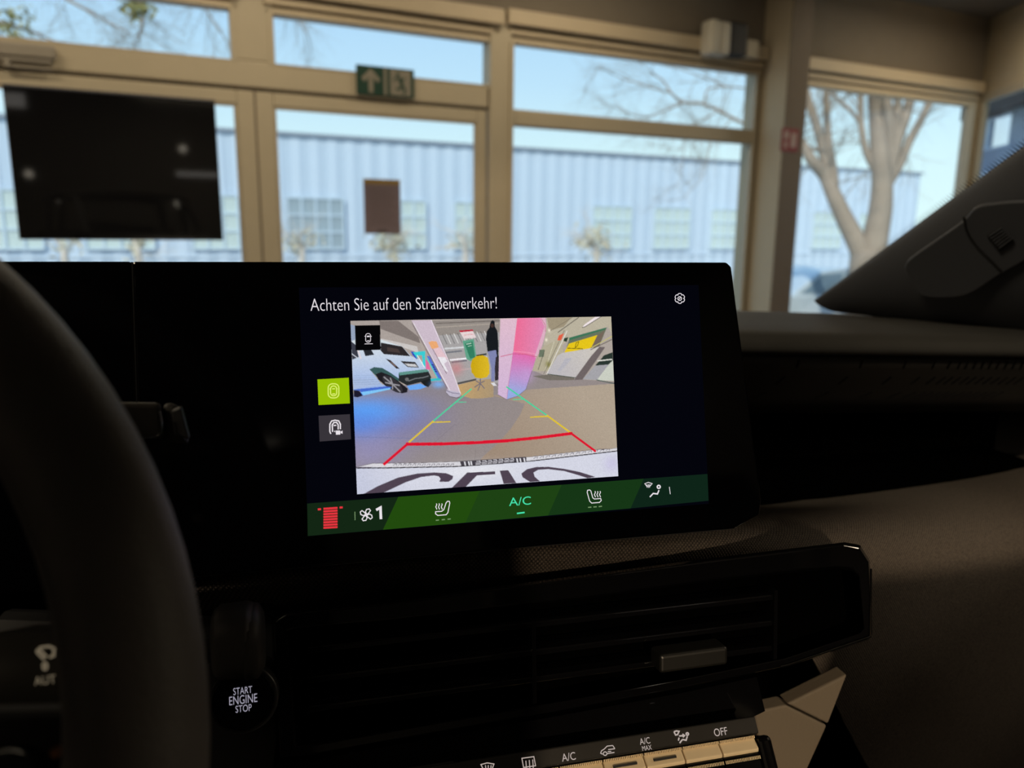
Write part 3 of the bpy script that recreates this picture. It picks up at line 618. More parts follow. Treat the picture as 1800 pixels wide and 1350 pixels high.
E_, O1, O2 = edge(0.73), np.array(Orow[0.73]), np.array(Orow[0.45])
PN = nrm(np.cross(wsd, O1 - E_)); PN = PN if PN.dot(CAM - E_) > 0 else -PN
PP = bev(E_, O1, 0.45) + PN * 0.14 * np.linalg.norm(O1 - E_)
def zp(x, y, off): return on_plane(1300 + x / 2.41, y / 2.41, PP + PN * off, PN)
cov = bez([(705, 1125), (730, 1085), (850, 1000), (955, 925), (1010, 868), (1100, 850), (1210, 842), (1330, 850), (1330, 1020), (1205, 1100), (1100, 1160), (1010, 1220), (930, 1248), (790, 1245), (735, 1190), (705, 1125)], 6)[:-1]
c_ = MB().prism([zp(*p, 0.001) for p in cov], PN * 0.005).build('airbag_cover', M_PILLAR, pt_, bevel=0.002)
MB().tube([zp(*p, 0.0065) for p in bez([(950, 920), (965, 985), (1005, 1045), (1060, 1100), (1110, 1150)], 6)], 0.0012, 6).build('seam', M_BLACK, c_)
gq = MB().prism([zp(*p, 0.006) for p in ((1048, 992), (1108, 955), (1165, 1012), (1105, 1062))], PN * 0.003).build('tweeter_grille', M_BLACK, c_, bevel=0.002)
gl = MB()
for k in range(6):
    a = bev((1052, 996), (1104, 1056), (k + 0.5) / 6); b = bev((1108, 960), (1160, 1014), (k + 0.5) / 6); gl.tube([zp(*a, 0.0098), zp(*b, 0.0098)], 0.0008, 5)
gl.build('grille_bars', M_PILLAR, c_)

# dashboard
dash = thing('dashboard', 'dark dashboard with soft top pad, trim strip and woven fabric ledge', 'dashboard', (0.2, 0.7, 0.7))
def zo(X): return -0.038 * max(0, X - 0.35)
padp = [(1.10, 0.938), (1.0, 0.947), (0.85, 0.956), (0.70, 0.961), (0.636, 0.962), (0.625, 0.960), (0.619, 0.955), (0.617, 0.948), (0.6175, 0.944), (0.623, 0.941), (0.66, 0.939)]
xs = list(np.linspace(-0.66, 0.78, 25))
MB().loft([[(X, Y, z + zo(X)) for Y, z in padp] for X in xs]).build('top_pad', M_PAD, dash, smooth=True)
MB().box(-0.60, 0.18, 0.44, 0.64, 0.86, 0.985).build('display_mount', M_BLACK, dash, bevel=0.03)
trp = [(0.633, 0.938), (0.638, 0.925), (0.647, 0.910), (0.657, 0.893), (0.668, 0.874)]
MB().loft([[(X, Y, z + zo(X)) for Y, z in trp] for X in np.linspace(0.10, 0.78, 20)]).build('trim_strip', M_TRIM, dash, smooth=True, solid=-0.004)
MB().box(0.08, 0.79, 0.735, 0.80, 0.55, 0.935).build('recess_shade', M_DUCT, dash)  # near-black box stands in for the shade under the trim strip
sl = MB()
def trim_pt(X, k):
    k = k * (len(trp) - 1); i = min(int(k), len(trp) - 2); p = bev(trp[i], trp[i + 1], k - i); return np.array((X, p[0] - 0.0006, p[1] + zo(X)))
for r, (k0, k1, sh) in enumerate(((0.05, 0.22, 0.0), (0.38, 0.52, -0.008), (0.66, 0.76, -0.02))):
    for px in (1404, 1515, 1592, 1643, 1670, 1688, 1701, 1715, 1729, 1742, 1756, 1770, 1784, 1798, 1812, 1826):
        X = at_y(px, 632, 0.635)[0] + sh; sl.tube([trim_pt(X, k0), trim_pt(X - 0.006 * r, k1)], 0.0008, 5)
q = sl.build('slits', M_BLACK, dash, fix=False); q['kind'] = 'stuff'
cols = [(250, [(1020, .42), (1032, .395), (1042, .386), (1055, .383), (1070, .388), (1090, .40), (1150, .43)]),
        (345, [(1000, .42), (1012, .395), (1022, .386), (1036, .383), (1052, .388), (1070, .40), (1130, .43)]),
        (600, [(955, .43), (970, .40), (985, .390), (1006, .385), (1028, .390), (1045, .40), (1100, .43)]),
        (1000, [(905, .45), (925, .41), (945, .398), (968, .390), (992, .395), (1010, .405), (1060, .43)]),
        (1285, [(893, .50), (908, .46), (924, .43), (945, .408), (972, .408), (990, .415), (1040, .44)]),
        (1400, [(884, .62), (898, .53), (914, .475), (936, .445), (965, .432), (990, .435), (1050, .46)]),
        (1550, [(850, .68), (874, .58), (898, .52), (930, .485), (970, .468), (1040, .465), (1450, .50)]),
        (1700, [(818, .70), (850, .61), (884, .55), (924, .507), (975, .487), (1060, .48), (1450, .52)]),
        (1850, [(788, .71), (830, .62), (868, .565), (914, .522), (980, .50), (1070, .49), (1450, .53)]),
        (2150, [(745, .72), (795, .64), (845, .585), (902, .545), (980, .52), (1080, .51), (1450, .55)])]
MB().loft([[at_y(px, y, Y) for y, Y in c] for px, c in cols]).build('fabric_ledge', M_FAB, dash, smooth=True, sub=2)  # rear edge shaped to the shadow line on the dash
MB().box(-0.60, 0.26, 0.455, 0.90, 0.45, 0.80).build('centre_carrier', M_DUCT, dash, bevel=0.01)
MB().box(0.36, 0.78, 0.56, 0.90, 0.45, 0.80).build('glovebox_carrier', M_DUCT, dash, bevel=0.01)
def pan(px_list, Y, th, name, m, parent, bevel=0.0015, tilt=0.0):
    N_ = nrm((0, -math.cos(tilt), math.sin(tilt))); P_ = np.array((0.1, Y, 0.8))
    return MB().prism([on_plane(x, y, P_, N_) for x, y in px_list], -N_ * th).build(name, m, parent, bevel=bevel)
pan([(1385, 1238), (1490, 1186), (1456, 1273)], 0.405, 0.012, 'console_panel', M_BEIGE, dash)  # panels cut to their lit part, right edge on a shadow line
pan([(1326, 1252), (1382, 1240), (1454, 1276), (1405, 1385), (1345, 1385)], 0.405, 0.012, 'console_panel', M_BEIGE, dash)
pan([(250, 1062), (470, 1040), (482, 1090), (492, 1420), (250, 1420)], 0.400, 0.03, 'driver_panel', M_BLACK, dash)

# air vents
vt = thing('air_vent', 'wide piano black centre air vent below the touchscreen', 'air vent', (0.15, 0.40, 0.80))
VN = nrm((0, -0.993, 0.12)); VP = np.array((0.15, 0.372, 0.82)); VF = Fr(VP, (1, 0, 0), VN, np.cross(VN, (1, 0, 0)) * 1.0)
if VF.c[2] < 0: VF.c = -VF.c
def vp(px, py, off=0.0): return on_plane(px, py, VP + VN * off, VN)
outer = [(480, 1090), (500, 1076), (700, 1054), (1000, 1014), (1250, 981), (1400, 963), (1485, 953), (1512, 958), (1529, 985), (1534, 1112), (1527, 1125), (1385, 1172), (1200, 1211), (1000, 1248), (760, 1291), (540, 1330), (492, 1334)]
inner = [(508, 1112), (520, 1108), (700, 1092), (1000, 1056), (1250, 1022), (1400, 1006), (1470, 1000), (1496, 1003), (1508, 1015), (1517, 1104), (1510, 1112), (1378, 1156), (1200, 1192), (1000, 1229), (760, 1270), (560, 1306), (522, 1310)]
n = len(outer); mb = MB()
rowsv = [[vp(*p, -0.03) for p in outer], [vp(*p, -0.006) for p in outer], [vp(*bev(a, b, 0.12), 0.0) for a, b in zip(outer, inner)], [vp(*bev(a, b, 0.9), 0.0) for a, b in zip(outer, inner)], [vp(*p, -0.003) for p in inner], [vp(*p, -0.022) for p in inner]]
mb.loft(rowsv, True); mb.build('bezel', M_GLOSS, vt, bevel=0.0008)
MB().prism([vp(*p, -0.022) for p in inner], -VN * 0.01).build('duct', M_DUCT, vt)
for ya, yb in ((1160, 1128), (1204, 1150), (1252, 1180)):
    pass
for k, px0 in enumerate((1150, 1203, 1255)):
    P = vp(540, px0); z = (P - VP).dot(VF.c); X0, X1 = P[0] - 0.15, vp(1368, 1100)[0] - 0.15
    MB().box(X0, X1, -0.020, -0.004, z - 0.0018, z + 0.0018, VF).build('slat', M_GLOSS, vt, bevel=0.0008)
for a, b in (((940, 1095), (947, 1240)), ((1368, 1040), (1385, 1160))):
    P, Q = vp(*a), vp(*b); u = P[0] - 0.15
    MB().box(u - 0.0012, u + 0.0012, -0.021, -0.002, (Q - VP).dot(VF.c), (P - VP).dot(VF.c), VF).build('divider', M_GLOSS, vt, bevel=0.0004)
K0, K1 = vp(1150, 1152), vp(1268, 1130); zk = (K1 - VP).dot(VF.c)
MB().box(K0[0] - 0.15, K1[0] - 0.15, -0.006, 0.008, zk - 0.010, zk + 0.001, VF).build('air_flow_slider', mat('slider_grey', (0.004, 0.004, 0.0035), 0.45), vt, bevel=0.002)
MB().tube([vp(1372, 1172, 0.001), vp(1385, 1169, 0.001), vp(1530, 1119, 0.001), vp(1531, 1000, 0.0)], 0.0006, 6).build('chrome_edge', mat('dark_chrome', (0.25, 0.25, 0.26), 0.2, metal=1.0), vt)
# glossy chin between the vent and the switches
MB().prism([vp(*p, -0.004) for p in ((480, 1346), (540, 1338), (760, 1298), (1000, 1255), (1200, 1218), (1330, 1190), (1345, 1250), (1320, 1262), (1000, 1322), (700, 1380), (480, 1420))], -VN * 0.05).build('chin', M_GLOSS, vt)

# climate switches
sb = thing('climate_switches', 'row of metal climate keys with pale symbols below the air vent', 'switch bank', (0.13, 0.36, 0.74))
KN = nrm((0, -0.80, 0.60)); KP = at_y(1268, 1285, 0.352); KV = np.cross((1, 0, 0), KN); KV = -KV if KV[2] < 0 else KV
KF = Fr(KP, (1, 0, 0), KN, KV)
def kuv(px, py):
    P = on_plane(px, py, KP, KN); return (P - KP)[0], (P - KP).dot(KV)
x0 = kuv(480, 1400)[0]; x1 = kuv(1331, 1275)[0]; vtop = kuv(1268, 1268)[1]; vbot = kuv(1268, 1300)[1]
MB().box(x0, x1, -0.012, 0.0, vbot, vtop, KF).build('label_strip', mat('label_strip', (0.016, 0.0155, 0.015), 0.35, 0.5), sb, bevel=0.0008)
M_KEY = mat('satin_metal_key', (0.80, 0.66, 0.44), 0.40, 0.5, metal=0.25, var=0.06, vscale=80); M_KNURL = mat('knurl_black', (0.03, 0.028, 0.026), 0.4)
sep = [1259.0, 1194.5, 1127.0, 1056.0, 980.0, 902.0, 822.0]
rights = [1322.0] + sep[:-1]
ku = lambda px: kuv(px, 1300 + (1268 - px) * 0.165)[0]
vk = vbot - 0.001
for i, (a, b) in enumerate(zip(sep, rights)):
    u0, u1 = ku(a) + 0.0004, ku(b) - 0.0004
    top = [KF.pt(u0, 0.003, vk), KF.pt(u1, 0.003, vk), KF.pt(u1, 0.008, vk - 0.0062), KF.pt(u0, 0.008, vk - 0.0062)]
    key = MB().loft([[KF.pt(u, -0.012, vk), KF.pt(u, 0.002, vk), KF.pt(u, 0.005, vk - 0.0065), KF.pt(u, 0.004, vk - 0.008), KF.pt(u, -0.012, vk - 0.008)] for u in (u0, u1)], True, True).build('key', M_KEY, sb, bevel=0.0006)
    MB().box(u0, u1, -0.012, 0.004, vk - 0.021, vk - 0.0084, KF).build('key_front', M_GLOSS, key, bevel=0.0006)
    kn = MB()
    for j in range(22):
        u = u0 + (u1 - u0) * (j + 0.5) / 22
        kn.box(u - 0.00025, u + 0.00025, 0.0018, 0.0036, vk - 0.0008, vk + 0.0006, KF).box(u - 0.0002, u + 0.0002, 0.004, 0.0048, vk - 0.0115, vk - 0.0098, KF)
    q = kn.build('knurl', M_KEY, key, fix=False); q['kind'] = 'stuff'
    if i in (2, 3): MB().box(u0 + (u1 - u0) * 0.2, u1 - (u1 - u0) * 0.2, 0.0032, 0.0046, vk - 0.0042, vk - 0.003, KF).build('indicator_slot', M_BLACK, key)
MB().box(ku(1323), ku(1346), -0.012, 0.006, vk - 0.024, vk, KF).build('end_cap', M_GLOSS, sb, bevel=0.003)
M_SYM = emit('switch_symbol', L(190, 176, 168), 0.9)
def ktext(s, xa, ya, xb, yb, name='lettering'):
    u0, v0 = kuv(xa, ya); u1, _ = kuv(xb, ya - (xb - xa) * 0.165); _, v1 = kuv(xa, yb); text(s, KF, u0, u1, v0, v1, 0.0006, name, M_SYM, sb)
ktext('OFF', 1256, 1295, 1279, 1281); ktext('A/C', 1124.8, 1309.5, 1142.8, 1298); ktext('MAX', 1129, 1320, 1145.5, 1311.5); ktext('A/C', 988, 1339, 1012, 1325)
def kstroke(paths, name, w=0.0005, ox=0, oy=0, sc=1.0):
    m = MB()
    for pts, cl in paths: stroke(m, [kuv(ox + x / sc, oy + y / sc) for x, y in pts], w, KF, 0.0006, cl)
    m.build(name, M_SYM, sb, fix=False)
def circ(x, y, r, n=14, sx=1.0): return [(x + r * sx * math.cos(t), y + r * math.sin(t)) for t in np.linspace(0, 2 * math.pi, n, endpoint=False)]
O = dict(ox=960, oy=940, sc=2.8125)
kstroke([([(278, 1085), (268, 1080), (272, 1068), (285, 1060), (300, 1045), (328, 1042)], False), (circ(290, 1082, 9), True), ([(300, 1082), (336, 1076)], False), ([(305, 1062), (338, 1058)], False), ([(328, 1042), (338, 1058)], False), ([(303, 1072), (320, 1071)], False)], 'recirculation_symbol', **O)
kstroke([(circ(696, 985, 6), True), ([(696, 996), (690, 1016), (672, 1012)], False), ([(672, 1012), (658, 1030)], False), ([(655, 995), (680, 993)], False), ([(672, 985), (682, 993), (674, 1001)], False), ([(655, 1003), (652, 1018)], False), ([(630, 974), (642, 970), (655, 972), (648, 988), (638, 990), (630, 974)], False)], 'air_mode_symbol', w=0.0008, **O)
kstroke([([(845, 1344), (856, 1341), (868, 1343), (863, 1356), (852, 1357)], True), ([(853, 1345), (854, 1354)], False), ([(858, 1345), (858, 1354)], False), ([(863, 1345), (862, 1354)], False)], 'front_demist_symbol')
kstroke([([(917, 1333), (938, 1330), (941, 1346), (920, 1349)], True), ([(924, 1337), (925, 1352)], False), ([(930, 1336), (931, 1351)], False), ([(936, 1335), (937, 1350)], False)], 'rear_demist_symbol')

# start button
sbn = thing('start_button', 'round black engine start button with pale lettering beside the air vent', 'button', at_y(428, 1230, 0.36))
BN = nrm((0, -0.96, 0.28)); BP = at_y(428, 1231, 0.362); BV = np.cross((1, 0, 0), BN); BV = -BV if BV[2] < 0 else BV; BFm = Fr(BP, (1, 0, 0), BN, BV)
def buv(px, py):
    P = on_plane(px, py, BP, BN); return (P - BP)[0], (P - BP).dot(BV)
MB().disc(BFm, 0, -0.03, -0.001, 0, 0.0165, 40).build('ring', mat('button_ring', (0.03, 0.03, 0.03), 0.25, 0.6), sbn, bevel=0.001)
MB().disc(BFm, 0, -0.02, 0.001, 0, 0.0148, 40).build('cap', M_GLOSS, sbn, bevel=0.0008)
M_LET = emit('button_letter', L(178, 174, 192), 0.9)
for s, xa, ya, xb, yb in (('START', 411, 1220, 444, 1208), ('ENGINE', 404, 1238, 453, 1223), ('STOP', 415, 1251, 443, 1239)):
    u0, v0 = buv(xa, ya); u1, _ = buv(xb, ya - 2); _, v1 = buv(xa, yb); text(s, BFm, u0, u1, v0, v1, 0.0018, 'lettering', M_LET, sbn, -0.01)

# steering column stalks
gs = thing('gear_stalk', 'black gear selector stalk with chrome edge right of the steering wheel', 'stalk', at_y(280, 740, 0.33))
def sp(px, py, Y=0.33): return at_y(px, py, Y)
MB().loft([[sp(120, 706, 0.34), sp(120, 775, 0.34), sp(120, 775, 0.31), sp(120, 706, 0.31)], [sp(284, 708, 0.345), sp(286, 771, 0.345), sp(288, 771, 0.318), sp(283, 708, 0.318)]], True, True).build('shaft', M_TRIM, gs, bevel=0.002)
MB().loft([[sp(286, 706, 0.35), sp(288, 772, 0.35), sp(290, 776, 0.32), sp(286, 708, 0.32)], [sp(318, 712, 0.35), sp(336, 775, 0.35), sp(334, 784, 0.322), sp(314, 709, 0.322)]], True, True).build('tip', M_TRIM, gs, bevel=0.003)
MB().prism([sp(*p, 0.319) for p in ((300, 722), (318, 716), (332, 768), (332, 774), (306, 764))], (0, 0.004, 0)).build('tip_button', mat('stalk_grey', (0.035, 0.035, 0.037), 0.45), gs, bevel=0.001)
MB().tube(bez([sp(225, 771, 0.3165), sp(260, 769, 0.3165), sp(281, 764, 0.3165), sp(284, 745, 0.3165), sp(280, 722, 0.3165)], 6), 0.0004, 6).build('chrome_edge', mat('stalk_chrome', (0.45, 0.45, 0.47), 0.25, metal=1.0), gs)
aus = thing('audio_stalk', 'dark rounded audio control pod behind the steering wheel rim', 'stalk', at_y(420, 1130, 0.33))
def sup(c, ry, rz, X, n=20, e=2.6):
    out = []
    for t in np.linspace(0, 2 * math.pi, n, endpoint=False):
        cs, sn = math.cos(t), math.sin(t); out.append((X, c[1] + ry * math.copysign(abs(cs) ** (2 / e), cs), c[2] + rz * math.copysign(abs(sn) ** (2 / e), sn)))
    return out
cA = at_y(410, 1125, 0.335); cB = at_y(446, 1125, 0.335)
MB().loft([sup(cA, 0.012, 0.0135, cA[0] - 0.008), sup(cA, 0.014, 0.0158, cA[0] - 0.005), sup(cA, 0.0145, 0.0162, cA[0] + 0.006), sup(cA, 0.0135, 0.0150, cA[0] + 0.009)], True, True).build('pod', M_TRIM, aus, smooth=True)
MB().loft([sup(cB, 0.012, 0.0140, cB[0] - 0.006), sup(cB, 0.0145, 0.0162, cB[0] - 0.003), sup(cB, 0.0145, 0.0158, cB[0] + 0.002), sup(cB, 0.010, 0.012, cB[0] + 0.0045)], True, True).build('end_cap', M_TRIM, aus, smooth=True)
MB().tube([cA, cA + np.array((-0.10, 0.03, 0.0))], 0.010, 12).build('stem', M_BLACK, aus)
wsk = thing('wiper_stalk', 'dark wiper stalk with pale symbols seen through the steering wheel', 'stalk', at_y(40, 1170, 0.26))
MB().tube([at_y(-260, 1225, 0.27), at_y(-60, 1205, 0.262), at_y(60, 1190, 0.26), at_y(190, 1185, 0.262), at_y(210, 1185, 0.263)], [0.012, 0.015, 0.0165, 0.015, 0.009], 18).build('shaft', mat('stalk_brown', (0.040, 0.037, 0.030), 0.5), wsk, smooth=True)
M_WS = emit('stalk_symbol', L(120, 108, 88), 0.8); YS = 0.2415
def wst(paths, w, name):
    m = MB(); fr = Fr((0, YS, 0), (1, 0, 0), (0, -1, 0), (0, 0, 1))
    for pts, cl in paths: stroke(m, [(at_y(x, y, YS)[0], at_y(x, y, YS)[2]) for x, y in pts], w, fr, 0.0, cl)
    m.build(name, M_WS, wsk, fix=False)
wst([([(64, 1145), (72, 1138), (86, 1136), (95, 1140), (94, 1153), (86, 1156)], False), ([(64, 1145), (78, 1160)], False), ([(70, 1142), (82, 1155)], False)], 0.0008, 'wiper_symbol')
wst([(circ(79, 1171, 6, 12, 0.6), True)], 0.0007, 'lettering')
fr_ = Fr((0, YS, 0), (1, 0, 0), (0, -1, 0), (0, 0, 1)); a = at_y(61, 1205, YS); b = at_y(97, 1186, YS); text('AUT', fr_, a[0], b[0], a[2], b[2], 0.0, 'lettering', M_WS, wsk)

# steering wheel
WC = np.array((-0.2185, 0.1906, 0.9204)); WR, Wr = 0.1696, 0.017; tl = math.radians(25)
WU = np.array((0, math.sin(tl), math.cos(tl))); WNn = np.array((0, -math.cos(tl), math.sin(tl))); STF = Fr(WC, (1, 0, 0), WNn, WU)
stw = thing('steering_wheel', 'dark leather steering wheel rim in the left foreground', 'steering wheel', WC)
rows = []
for t in np.linspace(0, 2 * math.pi, 96, endpoint=False):
    rows.append([STF.pt((WR + Wr * math.cos(p)) * math.cos(t), Wr * 1.0 * math.sin(p), (WR + Wr * math.cos(p)) * math.sin(t)) for p in np.linspace(0, 2 * math.pi, 24, endpoint=False)])
MB().loft(rows + [rows[0]], True).build('rim', M_LEATHER, stw, smooth=True)
MB().disc(STF, 0, -0.03, 0.005, -0.005, 0.072, 40, 0.062).build('hub', M_BLACK, stw, bevel=0.008)
for ang, w in ((-4, 0.030), (184, 0.030), (270, 0.034)):
    a = math.radians(ang); d = np.array((math.cos(a), math.sin(a))); q = np.array((-d[1], d[0]))
    MB().loft([[STF.pt(*(lambda p: (p[0], nn, p[1]))(d * r + q * sgn * ww)) for nn, sgn in ((-0.016, -1), (-0.002, -1), (-0.002, 1), (-0.016, 1))] for r, ww in ((0.06, w), (0.11, w * 0.75), (0.160, w * 0.7))], True, True).build('spoke', M_SHELL, stw, bevel=0.004)
pb = on_plane(98, 1323, WC, WNn); u_, v_ = (pb - WC)[0], (pb - WC).dot(WU)
MB().disc(STF, u_, -0.004, 0.0005, v_, 0.0012, 16).build('indicator', mat('amber_mark', (0.35, 0.14, 0.05), 0.5), stw)
MB().disc(STF, -0.0 + (on_plane(15, 1345, WC, WNn) - WC)[0], -0.006, 0.004, (on_plane(15, 1345, WC, WNn) - WC).dot(WU) - 0.004, 0.009, 24, 0.008).build('spoke_button', mat('button_blueblack', (0.02, 0.022, 0.03), 0.3), stw, bevel=0.001)
# ------------------------------------------------------------------ displays
M_PANEL = mat('display_panel', (0.0012, 0.0012, 0.0018), 0.08, 0.14, var=0.0)
scn = thing('infotainment_screen', 'glossy black touchscreen showing a reversing camera picture', 'touchscreen', SF.pt(0, 0, -0.09))
pg = [(-0.1862, 0.0668), (-0.1862, 0.0717), (0.1362, 0.0717), (0.1392, 0.0690), (0.1515, -0.0700), (0.1500, -0.0780), (0.1330, -0.0850), (-0.1862, -0.0850)]
MB().prism([SF.pt(u, -0.009, v) for u, v in pg], SN * 0.009).build('panel', M_PANEL, scn, bevel=0.0012)
MB().prism([SF.pt(u * 0.9, -0.035, v * 0.85) for u, v in pg], SN * 0.0265).build('rear_housing', M_BLACK, scn, bevel=0.004)
MB().tube([SF.pt(u, -0.003, v) for u, v in ((0.1392, 0.068), (0.1517, -0.070), (0.1500, -0.0783), (0.1330, -0.0853), (-0.1862, -0.0853))], 0.0005, 6).build('edge_glint', mat('edge_gloss', (0.06, 0.06, 0.065), 0.15, 0.7), scn)  # lighter thin tube imitates glint lines on the panel edge
cl_ = thing('driver_display', 'switched-off black driver display behind the steering wheel', 'display', SF.pt(-0.3, 0, -0.09))
MB().prism([SF.pt(u, -0.009, v) for u, v in ((-0.45, 0.0717), (-0.1869, 0.0717), (-0.1869, -0.085), (-0.45, -0.085))], SN * 0.009).build('panel', M_PANEL, cl_, bevel=0.001)
MB().prism([SF.pt(u, -0.035, v) for u, v in ((-0.44, 0.06), (-0.20, 0.06), (-0.20, -0.075), (-0.44, -0.075))], SN * 0.0265).build('rear_housing', M_BLACK, cl_, bevel=0.004)
MB().prism([SF.pt(u, -0.0085, v) for u, v in ((-0.18695, 0.0715), (-0.18615, 0.0715), (-0.18615, -0.084), (-0.18695, -0.084))], SN * 0.0078).build('seam', mat('seam_grey', (0.006, 0.006, 0.007), 0.5, 0.2), cl_)
E1, E2, E3, E4 = 0.0004, 0.0006, 0.0008, 0.0010
def upoly(pts, e, m, name, uv=False):
    P = pts if uv else [scr(*p) for p in pts]
    return MB().add([SF.pt(u, e, v) for u, v in P], [tuple(range(len(P)))]).build(name, m, scn, fix=False)
upoly([(-0.1078, 0.0582), (-0.1078, -0.0692), (0.1172, -0.0692), (0.1172, 0.0582)], 0.0002, emit('display_black', (0.0011, 0.0013, 0.0035)), 'display_area', True)

# the reversing camera picture, rasterised from plain shapes into a colour attribute
PU0, PU1, PV0, PV1 = -0.0825, 0.0620, -0.0496, 0.0406
RWp, RHp, SSm = 500, 312, 2
IW, IH = RWp * SSm, RHp * SSm
img = np.zeros((IH, IW, 3))
def pix(pts):
    o = []
    for p in pts:
        u, v = scr(*p); o.append(((u - PU0) / (PU1 - PU0) * IW, (PV1 - v) / (PV1 - PV0) * IH))
    return np.array(o)
def A6(pts): return [(600 + x / 3.6, 540 + y / 3.6) for x, y in pts]
def A5(pts): return [(600 + x / 6.923, 550 + y / 6.923) for x, y in pts]
def AR(pts): return [(840 + x / 7.2, 550 + y / 7.2) for x, y in pts]
def A7(pts): return [(610 + x / 3.673, 760 + y / 3.673) for x, y in pts]
GY, GX = np.mgrid[0:IH, 0:IW] + 0.5
def mask(P):
    x0, y0 = np.maximum(0, np.floor(P.min(0)).astype(int)); x1, y1 = np.ceil(P.max(0)).astype(int); x1 = min(x1, IW); y1 = min(y1, IH)
    if x1 <= x0 or y1 <= y0: return None
    X = GX[y0:y1, x0:x1]; Y = GY[y0:y1, x0:x1]; ins = np.zeros(X.shape, bool); j = len(P) - 1
    for i in range(len(P)):
        xi, yi = P[i]; xj, yj = P[j]
        if yi != yj: ins ^= ((yi > Y) != (yj > Y)) & (X < (xj - xi) * (Y - yi) / (yj - yi) + xi)
        j = i
    return (slice(y0, y1), slice(x0, x1)), ins
def fill(px, col, col2=None, g0=None, g1=None, alpha=1.0):
    r = mask(pix(px))
    if r is None: return
    sl, ins = r; c = np.array(L(*col))
    if col2 is not None:
        a, b = pix([g0, g1]); d = b - a; t = np.clip(((GX[sl] - a[0]) * d[0] + (GY[sl] - a[1]) * d[1]) / d.dot(d), 0, 1)[..., None]
        C_ = c * (1 - t) + np.array(L(*col2)) * t
    else: C_ = np.broadcast_to(c, ins.shape + (3,))
    k = (ins * alpha)[..., None]; img[sl] = img[sl] * (1 - k) + C_ * k
def line(px, w, col):
    P = pix(px); w = w * IW / 470 / 1.0
    for a, b in zip(P[:-1], P[1:]):
        d = b - a; d = d / np.linalg.norm(d); q = np.array((-d[1], d[0])) * w / 2; e = d * w * 0.3
        r = mask(np.array([a - e + q, b + e + q, b + e - q, a - e - q]))
        if r is not None: img[r[0]][r[1]] = L(*col)
def ell(cx, cy, rx, ry, rot=0.0, n=28):
    c, s = math.cos(rot), math.sin(rot); return [(cx + rx * math.cos(t) * c - ry * math.sin(t) * s, cy + rx * math.cos(t) * s + ry * math.sin(t) * c) for t in np.linspace(0, 2 * math.pi, n, endpoint=False)]
def blob(c, rx, ry, col, k):
    (cx, cy), (ex, _), (_, ey) = pix([c, (c[0] + rx, c[1]), (c[0], c[1] + ry)]); w = np.exp(-((GX - cx) / (ex - cx)) ** 2 - ((GY - cy) / (ey - cy)) ** 2)[..., None] * k
    img[:] = img * (1 - w) + np.array(L(*col)) * w
# floor
img[:] = L(150, 140, 138)
fill(A6([(950, 560), (1200, 520), (1800, 480), (1800, 1000), (840, 1010), (900, 940), (990, 860), (1070, 770), (1130, 680), (1160, 610)]), (178, 163, 145), (160, 140, 122), (1020, 690), (880, 800))
blob((690, 735), 90, 45, (120, 120, 175), 0.8); blob((650, 790), 60, 40, (150, 145, 190), 0.7); blob((642, 722), 72, 24, (95, 165, 250), 0.97); blob((630, 745), 50, 25, (85, 140, 235), 0.7)
blob((790, 660), 130, 40, (130, 125, 138), 0.5)
line(A6([(90, 820), (480, 830)]), 0.6, (110, 120, 165)); line(A6([(560, 880), (720, 740)]), 0.5, (120, 112, 125)); line(A6([(840, 1000), (850, 900)]), 0.5, (120, 112, 112))
# background walls and ceiling
fill(A6([(0, 40), (1800, 40), (1800, 480), (1310, 440), (1205, 400), (1000, 480), (740, 480), (650, 470), (560, 470), (0, 560)]), (176, 166, 158))
fill(A6([(40, 80), (460, 80), (520, 330), (60, 250)]), (172, 162, 156)); fill(A6([(240, 88), (360, 88), (490, 190), (500, 230), (250, 140)]), (128, 118, 114)); fill(A6([(250, 200), (300, 210), (480, 250), (490, 290), (330, 235), (250, 225)]), (205, 200, 198))
fill(A6([(57, 110), (90, 120), (95, 260), (65, 240)]), (150, 165, 190))
fill(A6([(560, 88), (1000, 75), (1000, 190), (620, 180)]), (150, 142, 136)); line(A6([(600, 130), (990, 105)]), 2.0, (172, 162, 152)); line(A6([(600, 105), (1000, 88)]), 2.0, (118, 110, 105))
fill(A6([(610, 180), (1000, 160), (1000, 480), (740, 490)]), (168, 165, 165))
for i in range(14): line(A6([(640 + i * 24, 175 - i * 2), (668 + i * 24, 235 - i * 2)]), 1.0, (235, 235, 232) if i % 2 else (96, 98, 98))
for y, x0, x1, c in ((265, 640, 800, (210, 212, 215)), (290, 650, 760, (120, 122, 130)), (335, 690, 820, (240, 240, 245)), (350, 700, 790, (110, 112, 122)), (310, 850, 915, (60, 66, 66)), (330, 850, 920, (225, 225, 225)), (400, 740, 830, (186, 172, 172))): line(A6([(x0, y), (x1, y - 12)]), 3.0, c)
blob((802, 648), 12, 12, (205, 130, 135), 0.7)
fill(A5([(1410, 850), (1640, 800), (1640, 822), (1420, 872)]), (82, 80, 80)); fill(A5([(1415, 878), (1640, 822), (1850, 800), (1850, 1025), (1700, 1042), (1580, 1042), (1445, 1000)]), (196, 162, 112), (172, 150, 118), (805, 680), (865, 690))
fill(A5([(1475, 345), (1610, 320), (1645, 560), (1570, 590), (1520, 560)]), (98, 165, 138)); fill(A5([(1500, 375), (1595, 350), (1628, 545), (1565, 560)]), (52, 128, 98)); line(A5([(1520, 385), (1580, 372)]), 1.0, (220, 235, 225)); line(A5([(1540, 410), (1585, 400)]), 0.8, (200, 225, 212))
